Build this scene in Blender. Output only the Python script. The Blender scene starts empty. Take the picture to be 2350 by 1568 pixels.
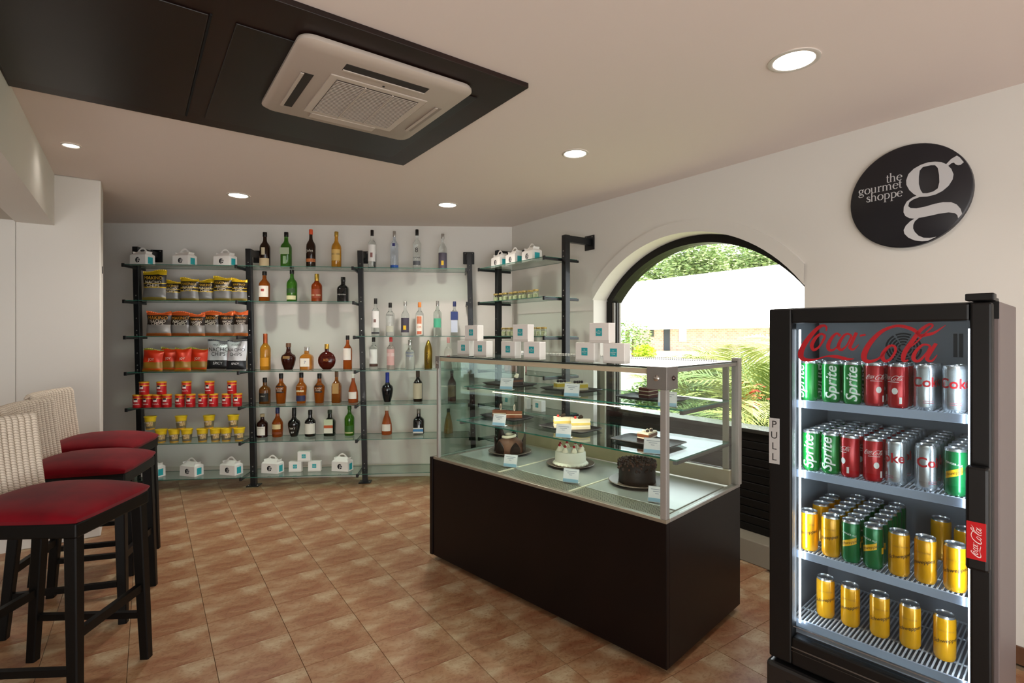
import bpy, bmesh, math, random
from mathutils import Vector, Matrix
from mathutils.geometry import tessellate_polygon
random.seed(7)
C = bpy.context.scene.collection
S = bpy.context.scene
PI = math.pi
# ------------------------------------------------------------ camera, world, sun, big lights, exposure
F = 1203.0; CX = 1175.0; HY = 766.0; H = 1.4
cam = bpy.data.cameras.new('camera'); cam.sensor_width = 36; cam.lens = 36*F/2350
cam.shift_y = -(784-HY)/2350; cam.clip_start = .05; cam.clip_end = 200
co = bpy.data.objects.new('camera', cam); C.objects.link(co)
co.location = (0, 0, H); co.rotation_euler = (PI/2, 0, 0); S.camera = co
S.view_settings.view_transform = 'Standard'; S.view_settings.look = 'None'
S.view_settings.exposure = 0.27; S.view_settings.gamma = 1; S.view_settings.use_curve_mapping = False
wd = bpy.data.worlds.new('sky'); S.world = wd; wd.use_nodes = True
bg = wd.node_tree.nodes['Background']; bg.inputs[0].default_value = (.93, .97, 1, 1); bg.inputs[1].default_value = 3.6
sl = bpy.data.lights.new('sun', 'SUN'); sl.energy = 10; sl.angle = .02; sl.color = (1, .96, .88)
so = bpy.data.objects.new('sun', sl); C.objects.link(so)
so.rotation_euler = Vector((-.50, .62, -.95)).to_track_quat('-Z', 'Y').to_euler()
# fill lamp added low behind the camera, aimed up to brighten the ceiling
al = bpy.data.lights.new('ceiling_fill', 'AREA'); al.shape = 'RECTANGLE'; al.size = 4.5; al.size_y = 1.2
al.energy = 85; al.color = (1, .97, .93)
ao = bpy.data.objects.new('ceiling_fill', al); C.objects.link(ao)
ao.location = (-.6, -2.2, .35); ao.rotation_euler = Vector((-.05, .62, .78)).to_track_quat('-Z', 'Y').to_euler()

# ------------------------------------------------------------ helpers
def lin(h):
    h = h.lstrip('#'); o = []
    for i in (0, 2, 4):
        c = int(h[i:i+2], 16)/255
        o.append(c/12.92 if c <= .04045 else ((c+.055)/1.055)**2.4)
    return (o[0], o[1], o[2], 1)
_m = {}
def mat(hexc, rough=.5, metal=0, trans=0, coat=0, emit=0, bump=0, bscale=40, spec=.5, ior=1.45, sheen=0, var=None, vscale=6):
    k = (hexc, rough, metal, trans, coat, emit, bump, bscale, spec, ior, sheen, var, vscale)
    if k in _m: return _m[k]
    m = bpy.data.materials.new('surface_'+hexc.strip('#')); m.use_nodes = True
    nt = m.node_tree; b = nt.nodes['Principled BSDF']; I = b.inputs
    I['Base Color'].default_value = lin(hexc); I['Roughness'].default_value = rough; I['Metallic'].default_value = metal
    I['Transmission Weight'].default_value = trans; I['Coat Weight'].default_value = coat; I['IOR'].default_value = ior
    I['Specular IOR Level'].default_value = spec; I['Sheen Weight'].default_value = sheen
    if emit: I['Emission Color'].default_value = lin(hexc); I['Emission Strength'].default_value = emit
    if bump or var:
        tc = nt.nodes.new('ShaderNodeTexCoord'); nz = nt.nodes.new('ShaderNodeTexNoise')
        nz.inputs['Scale'].default_value = bscale if bump else vscale; nz.inputs['Detail'].default_value = 4
        nt.links.new(tc.outputs['Object'], nz.inputs['Vector'])
        if bump:
            bp = nt.nodes.new('ShaderNodeBump'); bp.inputs['Strength'].default_value = bump; bp.inputs['Distance'].default_value = .004
            nt.links.new(nz.outputs['Fac'], bp.inputs['Height']); nt.links.new(bp.outputs[0], I['Normal'])
        if var:
            n2 = nt.nodes.new('ShaderNodeTexNoise'); n2.inputs['Scale'].default_value = vscale; n2.inputs['Detail'].default_value = 5
            nt.links.new(tc.outputs['Object'], n2.inputs['Vector'])
            cr = nt.nodes.new('ShaderNodeValToRGB'); cr.color_ramp.elements[0].position = .35; cr.color_ramp.elements[1].position = .65
            cr.color_ramp.elements[0].color = lin(hexc); cr.color_ramp.elements[1].color = lin(var)
            nt.links.new(n2.outputs['Fac'], cr.inputs[0]); nt.links.new(cr.outputs[0], I['Base Color'])
    _m[k] = m; return m
def ramp(name, stops, rough=.35, metal=0, axis=2, noise=.0, coat=0, nscale=30):
    """print running up the thing: bands of flat colour along one generated axis"""
    if name in _m: return _m[name]
    m = bpy.data.materials.new(name); m.use_nodes = True; nt = m.node_tree; b = nt.nodes['Principled BSDF']
    b.inputs['Roughness'].default_value = rough; b.inputs['Metallic'].default_value = metal; b.inputs['Coat Weight'].default_value = coat
    tc = nt.nodes.new('ShaderNodeTexCoord'); sp = nt.nodes.new('ShaderNodeSeparateXYZ'); cr = nt.nodes.new('ShaderNodeValToRGB')
    nt.links.new(tc.outputs['Generated'], sp.inputs[0])
    src = sp.outputs[axis]
    if noise:
        nz = nt.nodes.new('ShaderNodeTexNoise'); nz.inputs['Scale'].default_value = nscale
        nt.links.new(tc.outputs['Object'], nz.inputs['Vector'])
        ma = nt.nodes.new('ShaderNodeMath'); ma.operation = 'MULTIPLY_ADD'; ma.inputs[1].default_value = noise; ma.inputs[2].default_value = -noise/2
        nt.links.new(nz.outputs['Fac'], ma.inputs[0]); ad = nt.nodes.new('ShaderNodeMath'); ad.operation = 'ADD'
        nt.links.new(ma.outputs[0], ad.inputs[0]); nt.links.new(src, ad.inputs[1]); src = ad.outputs[0]
    nt.links.new(src, cr.inputs[0]); cr.color_ramp.interpolation = 'CONSTANT'
    el = cr.color_ramp.elements
    el[0].position = stops[0][0]; el[0].color = lin(stops[0][1]); el[1].position = stops[1][0]; el[1].color = lin(stops[1][1])
    for p, c in stops[2:]:
        e = el.new(p); e.color = lin(c)
    nt.links.new(cr.outputs[0], b.inputs['Base Color']); _m[name] = m; return m
def thin_glass(name, tint, refl=.55, base=.04, rough=0.0):
    m = bpy.data.materials.new(name); m.use_nodes = True; nt = m.node_tree; nt.nodes.clear()
    o = nt.nodes.new('ShaderNodeOutputMaterial'); mx = nt.nodes.new('ShaderNodeMixShader')
    tr = nt.nodes.new('ShaderNodeBsdfTransparent'); gl = nt.nodes.new('ShaderNodeBsdfGlossy'); gl.inputs['Roughness'].default_value = rough
    tr.inputs[0].default_value = lin(tint)
    lw = nt.nodes.new('ShaderNodeLayerWeight'); lw.inputs['Blend'].default_value = .5
    pw = nt.nodes.new('ShaderNodeMath'); pw.operation = 'POWER'; pw.inputs[1].default_value = 4.0
    ml = nt.nodes.new('ShaderNodeMath'); ml.operation = 'MULTIPLY_ADD'; ml.inputs[1].default_value = refl; ml.inputs[2].default_value = base
    nt.links.new(lw.outputs['Facing'], pw.inputs[0]); nt.links.new(pw.outputs[0], ml.inputs[0]); nt.links.new(ml.outputs[0], mx.inputs[0])
    nt.links.new(tr.outputs[0], mx.inputs[1]); nt.links.new(gl.outputs[0], mx.inputs[2]); nt.links.new(mx.outputs[0], o.inputs[0])
    return m
GLASS = thin_glass('clear_pane_glass', '#fafdfc', .6, .03)
GSHELF = thin_glass('green_shelf_glass', '#edf7f3', .6, .045)
GEDGE = mat('#2f6b5c', .25, trans=.35, coat=.3)

class MB:
    def __init__(s): s.v = []; s.f = []; s.m = []; s.mats = []
    def mi(s, m):
        if m not in s.mats: s.mats.append(m)
        return s.mats.index(m)
    def add(s, vs, fs, m, M=None):
        o = len(s.v); i = s.mi(m)
        for p in vs:
            p = Vector(p); s.v.append(M @ p if M is not None else p)
        for f in fs: s.f.append([a+o for a in f]); s.m.append(i)
    def box(s, x0, x1, y0, y1, z0, z1, m, M=None, side=None):
        vs = [(x, y, z) for x in (x0, x1) for y in (y0, y1) for z in (z0, z1)]
        fs = [(0, 1, 3, 2), (4, 6, 7, 5), (0, 4, 5, 1), (2, 3, 7, 6)]; tb = [(0, 2, 6, 4), (1, 5, 7, 3)]
        if side: s.add(vs, fs, side, M); s.add(vs, tb, m, M)
        else: s.add(vs, fs+tb, m, M)
    def bbox(s, x0, x1, y0, y1, z0, z1, m, b=.003, seg=2, M=None):
        bm = bmesh.new(); bmesh.ops.create_cube(bm, size=1)
        for v in bm.verts: v.co = Vector(((x0+x1)/2+v.co.x*(x1-x0), (y0+y1)/2+v.co.y*(y1-y0), (z0+z1)/2+v.co.z*(z1-z0)))
        bmesh.ops.bevel(bm, geom=list(bm.edges), offset=b, segments=seg, affect='EDGES', profile=.5)
        bm.verts.index_update(); s.add([v.co for v in bm.verts], [[v.index for v in f.verts] for f in bm.faces], m, M); bm.free()
    def lathe(s, prof, m, n=20, M=None, sq=2.0, ys=1.0, caps=True, a0=0, a1=2*PI):
        full = abs(a1-a0-2*PI) < 1e-6; k = n if full else n+1
        vs = []
        for (r, z) in prof:
            for i in range(k):
                a = a0+(a1-a0)*i/n; c, d = math.cos(a), math.sin(a)
                q = 1/((abs(c)**sq+abs(d)**sq)**(1/sq)) if sq != 2 else 1
                vs.append((r*c*q, r*d*q*ys, z))
        fs = []
        for j in range(len(prof)-1):
            for i in range(n):
                i2 = (i+1) % k if full else i+1
                fs.append((j*k+i, j*k+i2, (j+1)*k+i2, (j+1)*k+i))
        if caps and full:
            fs.append(tuple(reversed(range(k)))); fs.append(tuple((len(prof)-1)*k+i for i in range(k)))
        s.add(vs, fs, m, M)
    def tube(s, pts, r, m, n=8, M=None, closed=False):
        pts = [Vector(p) for p in pts]; vs = []; N = len(pts)
        rr = r if isinstance(r, (list, tuple)) else [r]*N
        up = Vector((0, 0, 1))
        for i, p in enumerate(pts):
            a = pts[(i-1) % N] if closed or i > 0 else p; b = pts[(i+1) % N] if closed or i < N-1 else p
            t = (b-a).normalized(); u = t.cross(up)
            if u.length < .05: u = t.cross(Vector((1, 0, 0)))
            u.normalize(); w = u.cross(t)
            for k in range(n):
                g = 2*PI*k/n; vs.append(p+u*math.cos(g)*rr[i]+w*math.sin(g)*rr[i])
        fs = []
        for i in range(N if closed else N-1):
            j = (i+1) % N
            for k in range(n): fs.append((i*n+k, i*n+(k+1) % n, j*n+(k+1) % n, j*n+k))
        if not closed: fs += [tuple(range(n)), tuple(reversed(range((N-1)*n, N*n)))]
        s.add(vs, fs, m, M)
    def poly(s, loops, d, m, M=None):
        """flat shape with holes in XZ, thickness d toward -Y"""
        L = [[Vector((p[0], p[1], 0)) for p in lp] for lp in loops]
        tr = tessellate_polygon(L); fl = [p for lp in L for p in lp]; n = len(fl)
        vs = [(p.x, -d, p.y) for p in fl]+[(p.x, 0, p.y) for p in fl]
        fs = [tuple(t) for t in tr]; o = 0
        for lp in L:
            k = len(lp)
            for i in range(k): fs.append((o+i, o+(i+1) % k, n+o+(i+1) % k, n+o+i))
            o += k
        s.add(vs, fs, m, M)
    def ribbon(s, pts, wd, m, y=0, M=None):
        """flat brush stroke in XZ"""
        pts = [Vector((p[0], 0, p[1])) for p in pts]; vs = []; N = len(pts)
        for i, p in enumerate(pts):
            t = (pts[min(i+1, N-1)]-pts[max(i-1, 0)]).normalized(); q = Vector((-t.z, 0, t.x))*wd[i]/2
            vs += [p+q+Vector((0, y, 0)), p-q+Vector((0, y, 0))]
        s.add(vs, [(2*i, 2*i+1, 2*i+3, 2*i+2) for i in range(N-1)], m, M)
    def sphere(s, c, r, m, n=8, M=None, sc=(1, 1, 1)):
        vs = []; fs = []
        for j in range(n+1):
            for i in range(2*n):
                t = PI*j/n; a = PI*i/n
                vs.append((c[0]+r*sc[0]*math.sin(t)*math.cos(a), c[1]+r*sc[1]*math.sin(t)*math.sin(a), c[2]+r*sc[2]*math.cos(t)))
        for j in range(n):
            for i in range(2*n): fs.append((j*2*n+i, (j+1)*2*n+i, (j+1)*2*n+(i+1) % (2*n), j*2*n+(i+1) % (2*n)))
        s.add(vs, fs, m, M)
    def mesh(s, name='m', smooth=None):
        me = bpy.data.meshes.new(name); me.from_pydata([tuple(p) for p in s.v], [], s.f)
        for m in s.mats: me.materials.append(m)
        me.polygons.foreach_set('material_index', s.m)
        if smooth is not None:
            me.polygons.foreach_set('use_smooth', [True]*len(s.f))
            me.update(); me.set_sharp_from_angle(angle=math.radians(smooth))
        bm = bmesh.new(); bm.from_mesh(me); bmesh.ops.recalc_face_normals(bm, faces=bm.faces); bm.to_mesh(me); bm.free()
        me.update(); return me
    def obj(s, name, parent=None, smooth=None, loc=None, rot=0):
        return put(name, s.mesh(name, smooth), parent, loc, rot)
def put(name, me, parent=None, loc=None, rot=0):
    o = bpy.data.objects.new(name, me); C.objects.link(o)
    if parent: o.parent = parent
    if loc is not None: o.location = loc
    if rot: o.rotation_euler = (0, 0, rot) if not isinstance(rot, tuple) else rot
    return o
def thing(name, label, cat, loc=(0, 0, 0), rz=0, group=None):
    o = bpy.data.objects.new(name, None); C.objects.link(o); o.empty_display_size = .05
    o.location = loc; o.rotation_euler = (0, 0, rz); return tag(o, label, cat, group)
def tag(o, label, cat, group=None, kind=None):
    o['label'] = label; o['category'] = cat
    if group: o['group'] = group
    if kind: o['kind'] = kind
    return o
def struct(o, label=None):
    o['kind'] = 'structure'
    if label: o['label'] = label
    return o
def sgroup(name, loc=(0, 0, 0), rz=0):
    o = bpy.data.objects.new(name, None); C.objects.link(o); o.location = loc; o.rotation_euler = (0, 0, rz); o['kind'] = 'structure'; return o
def dup(root, loc, rz=None, label=None, group=None):
    r = root.copy(); C.objects.link(r); r.location = loc
    if rz is not None: r.rotation_euler = (0, 0, rz)
    if label: r['label'] = label
    if group: r['group'] = group
    for ch in list(root.children):
        c = ch.copy(); C.objects.link(c); c.parent = r
        for g in list(ch.children):
            d = g.copy(); C.objects.link(d); d.parent = c
    return r
class Fr:
    """upright local frame: x along a face, y away from the viewer"""
    def __init__(s, ox, oy, ang): s.ox, s.oy, s.a = ox, oy, ang; s.c, s.s = math.cos(ang), math.sin(ang)
    def w(s, x, y, z): return Vector((s.ox+x*s.c-y*s.s, s.oy+x*s.s+y*s.c, z))
    def l(s, p): dx, dy = p[0]-s.ox, p[1]-s.oy; return (dx*s.c+dy*s.s, -dx*s.s+dy*s.c)
    def sx(s, px, y):
        r = (px-CX)/F; return (r*(s.oy+y*s.c)-s.ox+y*s.s)/(s.c-r*s.s)
    def xz(s, px, py, y):
        x = s.sx(px, y); D = s.oy+x*s.s+y*s.c; return x, H-(py-HY)*D/F
def onZ(px, py, z): D = (H-z)*F/(py-HY); return Vector(((px-CX)/F*D, D, z))
def smooth(pts, k=5, closed=False):
    """Catmull-Rom"""
    n = len(pts); out = []
    rng = range(n) if closed else range(n-1)
    for i in rng:
        P = [pts[(i+j-1) % n] if closed else pts[max(0, min(n-1, i+j-1))] for j in range(4)]
        for q in range(k):
            t = q/k
            out.append(tuple(.5*(2*P[1][d]+(P[2][d]-P[0][d])*t+(2*P[0][d]-5*P[1][d]+4*P[2][d]-P[3][d])*t*t+(3*P[1][d]-P[0][d]-3*P[2][d]+P[3][d])*t**3) for d in range(len(pts[0]))))
    if not closed: out.append(tuple(pts[-1]))
    return out
_t = {}
def text(s, size=1, shear=0, off=0, align='CENTER', sp=1):
    k = (s, shear, off, align, sp)
    if k not in _t:
        cu = bpy.data.curves.new('t', 'FONT'); cu.body = s; cu.size = 1; cu.shear = shear; cu.offset = off
        cu.align_x = align; cu.align_y = 'CENTER'; cu.space_character = sp; cu.resolution_u = 3
        o = bpy.data.objects.new('t', cu); C.objects.link(o); bpy.context.view_layer.update()
        me = bpy.data.meshes.new_from_object(o.evaluated_get(bpy.context.evaluated_depsgraph_get()))
        _t[k] = ([(v.co.x, v.co.y) for v in me.vertices], [tuple(p.vertices) for p in me.polygons])
        bpy.data.objects.remove(o); bpy.data.curves.remove(cu); bpy.data.meshes.remove(me)
    v, f = _t[k]; return [(x*size, y*size) for x, y in v], f
def flat_text(mb, s, size, m, x=0, z=0, y=0, rot=0, sx=1, M=None, fn=None, **kw):
    v, f = text(s, size, **kw); c, d = math.cos(rot), math.sin(rot)
    P = [(x+(a*sx*c-b*d), y, z+(a*sx*d+b*c)) for a, b in v]
    if fn: P = [fn(*p) for p in P]
    mb.add(P, f, m, M)
def bend(vs, fs, R, m, mb, step=.006, ang=0):
    """wrap flat (x,z) print round a can"""
    bm = bmesh.new(); L = [bm.verts.new((x, 0, z)) for x, z in vs]
    for f in fs:
        try: bm.faces.new([L[i] for i in f])
        except ValueError: pass
    x0 = min(v[0] for v in vs); x1 = max(v[0] for v in vs); x = x0+step
    while x < x1:
        bmesh.ops.bisect_plane(bm, geom=bm.verts[:]+bm.edges[:]+bm.faces[:], plane_co=(x, 0, 0), plane_no=(1, 0, 0)); x += step
    bm.verts.index_update()
    P = []
    for v in bm.verts:
        a = v.co.x/R+ang; P.append((R*math.sin(a), -R*math.cos(a), v.co.z))
    mb.add(P, [[v.index for v in f.verts] for f in bm.faces], m); bm.free()
def patch(mb, R, z0, z1, half, m, ang=0, n=12, slant=0):
    """paper label: a piece of cylinder facing -Y"""
    vs = []
    for i in range(n+1):
        a = ang-half+2*half*i/n; dz = slant*(a-ang)
        vs += [(R*math.sin(a), -R*math.cos(a), z0+dz), (R*math.sin(a), -R*math.cos(a), z1+dz)]
    mb.add(vs, [(2*i, 2*i+2, 2*i+3, 2*i+1) for i in range(n)], m)
# brush lettering of the cola mark, traced as strokes (pixel-like units, y down)
COLA = [([(520,335),(522,305),(500,292),(460,308),(400,370),(345,450),(325,510),(340,545),(390,556),(450,548),(520,528),(600,530),(680,548),(735,545)],
         [6,12,16,20,26,30,34,28,18,9,9,20,16,3]),
        ([(480,352),(440,385),(410,440),(425,478),(465,455),(500,400),(508,368),(480,352)], [14,18,22,18,12,14,14,12]),
        ([(628,372),(600,352),(560,390),(535,445),(545,478),(580,475),(625,430)], [16,12,18,22,18,12,5]),
        ([(715,372),(690,355),(660,365),(625,415),(615,460),(640,477),(680,440),(715,372)], [12,12,14,18,20,16,10,12]),
        ([(752,345),(722,410),(702,460),(730,474),(770,436)], [18,18,18,12,4]), ([(778,370),(822,362)], [12,12]),
        ([(1240,372),(1190,325),(1100,296),(1030,300),(940,340),(860,420),(815,500),(812,548),(850,567),(920,545),(985,480)], [14,20,18,16,22,28,32,30,22,12,6]),
        ([(1015,442),(980,470),(950,520),(968,562),(1010,550),(1050,490),(1045,452),(1015,442)], [14,18,22,20,14,14,14,12]),
        ([(1140,470),(1200,430),(1290,340),(1335,296),(1310,282),(1240,330),(1180,410),(1120,500),(1112,560),(1150,556)], [6,8,8,10,14,20,24,26,20,8]),
        ([(1318,450),(1290,438),(1250,445),(1200,500),(1190,548),(1230,562),(1290,500),(1318,450)], [12,12,14,20,22,16,10,12]),
        ([(1362,428),(1322,490),(1292,548),(1330,562),(1370,515)], [18,20,20,12,4]),
        ([(1225,372),(1290,362),(1350,345),(1435,288)], [18,20,14,3])]
def cola_strokes(fn):
    """fn maps a stroke point to plane coordinates; yields smooth strokes with widths in stroke units"""
    for p, w in COLA:
        q = smooth([(a[0], a[1], b) for a, b in zip(p, w)], 4)
        yield [fn(a[0], a[1]) for a in q], [a[2] for a in q]
def cola(mb, m, width, x=0, z=0, rot=0, y=0, R=None, ang=0):
    k = width/1110.; c, d = math.cos(rot), math.sin(rot)
    for pts, w in cola_strokes(lambda a, b: ((a-880)*k, -(b-425)*k)):
        pts = [(x+p[0]*c-p[1]*d, z+p[0]*d+p[1]*c) for p in pts]
        t = MB(); t.ribbon(pts, [i*k for i in w], m)
        if R: t.v = [Vector((R*math.sin(v.x/R+ang), -R*math.cos(v.x/R+ang), v.z)) for v in t.v]
        else: t.v = [Vector((v.x, y, v.z)) for v in t.v]
        mb.add(t.v, t.f, m)
# the shop's letter g, traced (px of the sign crop)
GP = [[[(1110,350),(1180,355),(1240,380),(1290,430),(1315,490),(1305,550),(1260,620),(1190,680),(1110,720),(1020,742),(930,747),(870,715),(820,670),(787,610),(785,560),(810,490),(870,430),(950,385),(1030,358)],
       [(1060,390),(1110,390),(1140,420),(1155,500),(1158,580),(1140,650),(1090,685),(1020,705),(970,705),(945,670),(925,600),(925,520),(935,450),(970,410)]],
      [[(1235,378),(1290,320),(1355,282),(1385,300),(1430,355),(1395,385),(1365,390),(1340,380),(1320,360),(1290,368),(1258,395)]],
      [[(905,730),(850,755),(790,800),(758,860),(755,920),(775,960),(820,985),(880,990),(950,978),(1040,960),(1150,935),(1260,920),(1330,928),(1360,950),(1368,985),(1412,935),(1395,880),(1350,830),(1290,805),(1200,805),(1100,825),(1000,855),(900,875),(835,872),(805,850),(818,805),(860,775),(930,748)]],
      [[(890,983),(830,1020),(780,1070),(756,1120),(765,1160),(810,1205),(880,1235),(960,1243),(1030,1238),(1120,1195),(1050,1207),(980,1205),(920,1180),(880,1140),(860,1100),(862,1060),(880,1020),(930,978)]]]
# ------------------------------------------------------------ frames of reference in the room
WR = Fr(0, 5.2, math.atan2(-.81, .586))        # window wall: x along it toward the viewer, y outward
BW = Fr(0, 5.2, math.atan(.047))               # back wall
U1 = Fr(-2.374, 4.825, math.atan(.114))        # long shelving unit
CS = Fr(-.508, 3.27, math.atan2(-.708, .706))  # cake display case
FR = Fr(.882, 1.8, math.atan2(-.7426, .67))    # drinks fridge
ZC = 2.459
WALL = mat('#dbd7d0', .85, bump=.05, bscale=60); CEIL = mat('#e2d5ce', .9, bump=.03, bscale=50)
def W(mb, name, fr, parent=None, **k): return mb.obj(name, parent, loc=(fr.ox, fr.oy, 0), rot=fr.a, **k)
# floor: screed with single tiles on it
flo = MB(); a = WR.w(9.6, .30, 0); b = WR.w(-.34, .30, 0)
pts = [(-6.2, -3.2), (a.x, -3.2), (a.x, a.y), (b.x, b.y), (-6.2, 5.2)]
vs = [(x, y, -.009) for x, y in pts]+[(x, y, -.12) for x, y in pts]
flo.add(vs, [(0, 1, 2, 3, 4), (9, 8, 7, 6, 5)]+[(i, (i+1) % 5, (i+1) % 5+5, i+5) for i in range(5)], mat('#84705a', .9))
floor = struct(flo.obj('floor'), 'mottled salmon and beige square tile floor')
TF = Fr(0, 0, math.atan2(-.8217, .570)); c0 = onZ(811, 1407, 0); TF.ox, TF.oy = c0.x, c0.y
def tile_mat():
    m = bpy.data.materials.new('tile_glaze'); m.use_nodes = True; nt = m.node_tree; b = nt.nodes['Principled BSDF']
    b.inputs['Roughness'].default_value = .38; b.inputs['Specular IOR Level'].default_value = .4
    tc = nt.nodes.new('ShaderNodeTexCoord'); mp = nt.nodes.new('ShaderNodeMapping'); mp.inputs['Scale'].default_value = (6, 3.6, 6)
    mp.inputs['Rotation'].default_value = (0, 0, .25)
    n1 = nt.nodes.new('ShaderNodeTexNoise'); n1.inputs['Scale'].default_value = 1.1; n1.inputs['Detail'].default_value = 6; n1.inputs['Distortion'].default_value = .8
    cr = nt.nodes.new('ShaderNodeValToRGB'); e = cr.color_ramp.elements
    e[0].position = .36; e[0].color = lin('#8d5f42'); e[1].position = .65; e[1].color = lin('#b39e80')
    q = e.new(.5); q.color = lin('#9e7a5a')
    n2 = nt.nodes.new('ShaderNodeTexNoise'); n2.inputs['Scale'].default_value = 7; n2.inputs['Detail'].default_value = 6; n2.inputs['Distortion'].default_value = 2
    c2 = nt.nodes.new('ShaderNodeValToRGB'); g = c2.color_ramp.elements; g[0].position = .35; g[0].color = (.70, .60, .50, 1); g[1].position = .52; g[1].color = (1, 1, 1, 1)
    mx = nt.nodes.new('ShaderNodeMix'); mx.data_type = 'RGBA'; mx.blend_type = 'MULTIPLY'; mx.inputs[0].default_value = .75
    nt.links.new(tc.outputs['Object'], mp.inputs[0]); nt.links.new(mp.outputs[0], n1.inputs['Vector']); nt.links.new(mp.outputs[0], n2.inputs['Vector'])
    nt.links.new(n1.outputs['Fac'], cr.inputs[0]); nt.links.new(n2.outputs['Fac'], c2.inputs[0])
    nt.links.new(cr.outputs[0], mx.inputs[6]); nt.links.new(c2.outputs[0], mx.inputs[7]); nt.links.new(mx.outputs[2], b.inputs['Base Color'])
    return m
TM = tile_mat(); T = .3055; tb = MB(); tb.bbox(-T/2+.0009, T/2-.0009, -T/2+.0009, T/2-.0009, -.010, 0, TM, .0008, 1); tme = tb.mesh('tile')
cand = []; rest = []
for i in range(-22, 22):
    for j in range(-22, 22):
        p = TF.w((i+.5)*T, (j+.5)*T, 0); l = WR.l(p)
        if l[1] > .14 or p.y > 5.36+.047*p.x or p.x < -5 or p.y < -2.9 or l[1] < -5.4: continue
        if l[1] < -3.3 and l[0] < -.6: continue
        if l[1] > -.02 and not (1.2 < l[0] < 2.7): continue
        u = CX+F*p.x/p.y if p.y > .3 else -9e9; v = HY+F*H/p.y if p.y > .3 else 9e9
        if -80 < u < 2430 and v < 1660: cand.append((v, i, j))
        else: rest.append((i, j))
cand.sort(reverse=True); rest += [(i, j) for _, i, j in cand[300:]]
for _, i, j in cand[:300]:
    q = TF.w((i+.5)*T, (j+.5)*T, 0); put('tile', tme, floor, (q.x, q.y, 0), TF.a)
rb = MB()
for i, j in rest: rb.bbox(i*T+.0009, (i+1)*T-.0009, j*T+.0009, (j+1)*T-.0009, -.010, 0, TM, .0008, 1)
o = rb.obj('tile_field', floor, loc=(TF.ox, TF.oy, 0), rot=TF.a); o['kind'] = 'stuff'
# ceiling
cb = MB(); vs = [(x, y, z) for z in (ZC, ZC+.25) for x, y in pts]
cb.add(vs, [(0, 1, 2, 3, 4), (9, 8, 7, 6, 5)]+[(i, (i+1) % 5, (i+1) % 5+5, i+5) for i in range(5)], CEIL)
struct(cb.obj('ceiling'), 'plain off white ceiling')
# back wall, far left wall
w_ = MB(); w_.box(-5.2, .1, 0, .2, 0, ZC, WALL); struct(W(w_, 'wall_back', BW), 'plain white back wall behind the shelving')
b_ = MB(); b_.bbox(-5.0, -.005, -.012, 0, 0, .122, mat('#cfcabf', .5), .003); struct(W(b_, 'baseboard_back', BW))
# window wall with the arched opening
tL, tR, tc_, R0, zc0, zs = 1.135, 2.795, 1.965, 1.037, 1.053, 1.675
def arc(R, a, b, n=36, zc=zc0):
    return [(a+(b-a)*i/n, zc+math.sqrt(max(0, R*R-(a+(b-a)*i/n-tc_)**2))) for i in range(n+1)]
A = arc(R0, tL, tR); TH = .30
wr = MB()
wr.box(-.34, tL, 0, TH, 0, ZC, WALL); wr.box(tR, 9.6, 0, TH, 0, ZC, WALL)
for (x0, z0), (x1, z1) in zip(A, A[1:]):
    wr.add([(x0, 0, z0), (x1, 0, z1), (x1, 0, ZC), (x0, 0, ZC), (x0, TH, z0), (x1, TH, z1), (x1, TH, ZC), (x0, TH, ZC)],
           [(0, 1, 2, 3), (4, 7, 6, 5), (0, 4, 5, 1)], WALL)
struct(W(wr, 'wall_right', WR), 'white wall with the arched window')
tr = MB(); Ro = R0+.07
for (x0, z0), (x1, z1), (x2, z2), (x3, z3) in zip(arc(R0, tL, tR), arc(R0, tL, tR)[1:], arc(Ro, tL-.005, tR+.005, zc=zc0+.012), arc(Ro, tL-.005, tR+.005, zc=zc0+.012)[1:]):
    tr.add([(x0, -.012, z0), (x1, -.012, z1), (x3, -.012, z3), (x2, -.012, z2), (x0, .0, z0), (x1, .0, z1), (x3, 0, z3), (x2, 0, z2)],
           [(0, 1, 2, 3), (0, 4, 5, 1), (2, 6, 7, 3)], WALL)
struct(W(tr, 'trim_1', WR), 'raised plaster band round the arch')
cu = MB(); cu.bbox(tL+.001, tR-.001, -.002, .28, 0, .142, mat('#8e8778', .8, bump=.2, bscale=30), .006); struct(W(cu, 'trim_2', WR), 'grey stone curb under the window')
bb = MB(); bb.bbox(tR+.06, 9.0, -.012, 0, 0, .075, mat('#5a3b28', .45, var='#6f4c34'), .002); struct(W(bb, 'baseboard_right', WR), 'brown tile baseboard')
BLK = mat('#14110f', .5, spec=.3)
win = sgroup('window_1', (WR.ox, WR.oy, 0), WR.a); win['label'] = 'arched window with black frame'
fm = MB(); I0, I1 = arc(R0+.004, tL, tR), arc(R0-.055, tL+.05, tR-.05)
for (x0, z0), (x1, z1), (x2, z2), (x3, z3) in zip(I0, I0[1:], I1, I1[1:]):
    fm.add([(x0, .15, z0), (x1, .15, z1), (x3, .15, z3), (x2, .15, z2), (x0, .27, z0), (x1, .27, z1), (x3, .27, z3), (x2, .27, z2)],
           [(0, 1, 2, 3), (2, 3, 7, 6), (4, 6, 7, 5)], BLK)
fm.obj('window_frame', win)
for nm, x0, x1 in (('jamb', tL, tL+.05), ('jamb', tR-.05, tR)):
    j = MB(); j.bbox(x0, x1, .15, .27, .142, zs-.005, BLK, .004); j.obj(nm, win)
for k, (x0, y0, cc) in enumerate(((tL+.052, .16, '#6f6a63'), (tL+.056, .19, '#2a2623'), (tL+.062, .215, '#8b867e'))):
    j = MB(); j.bbox(x0, x0+.022, y0, y0+.022, .80, zs-.02, mat(cc, .4, .3), .003); j.obj('sash_stile', win)
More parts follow.
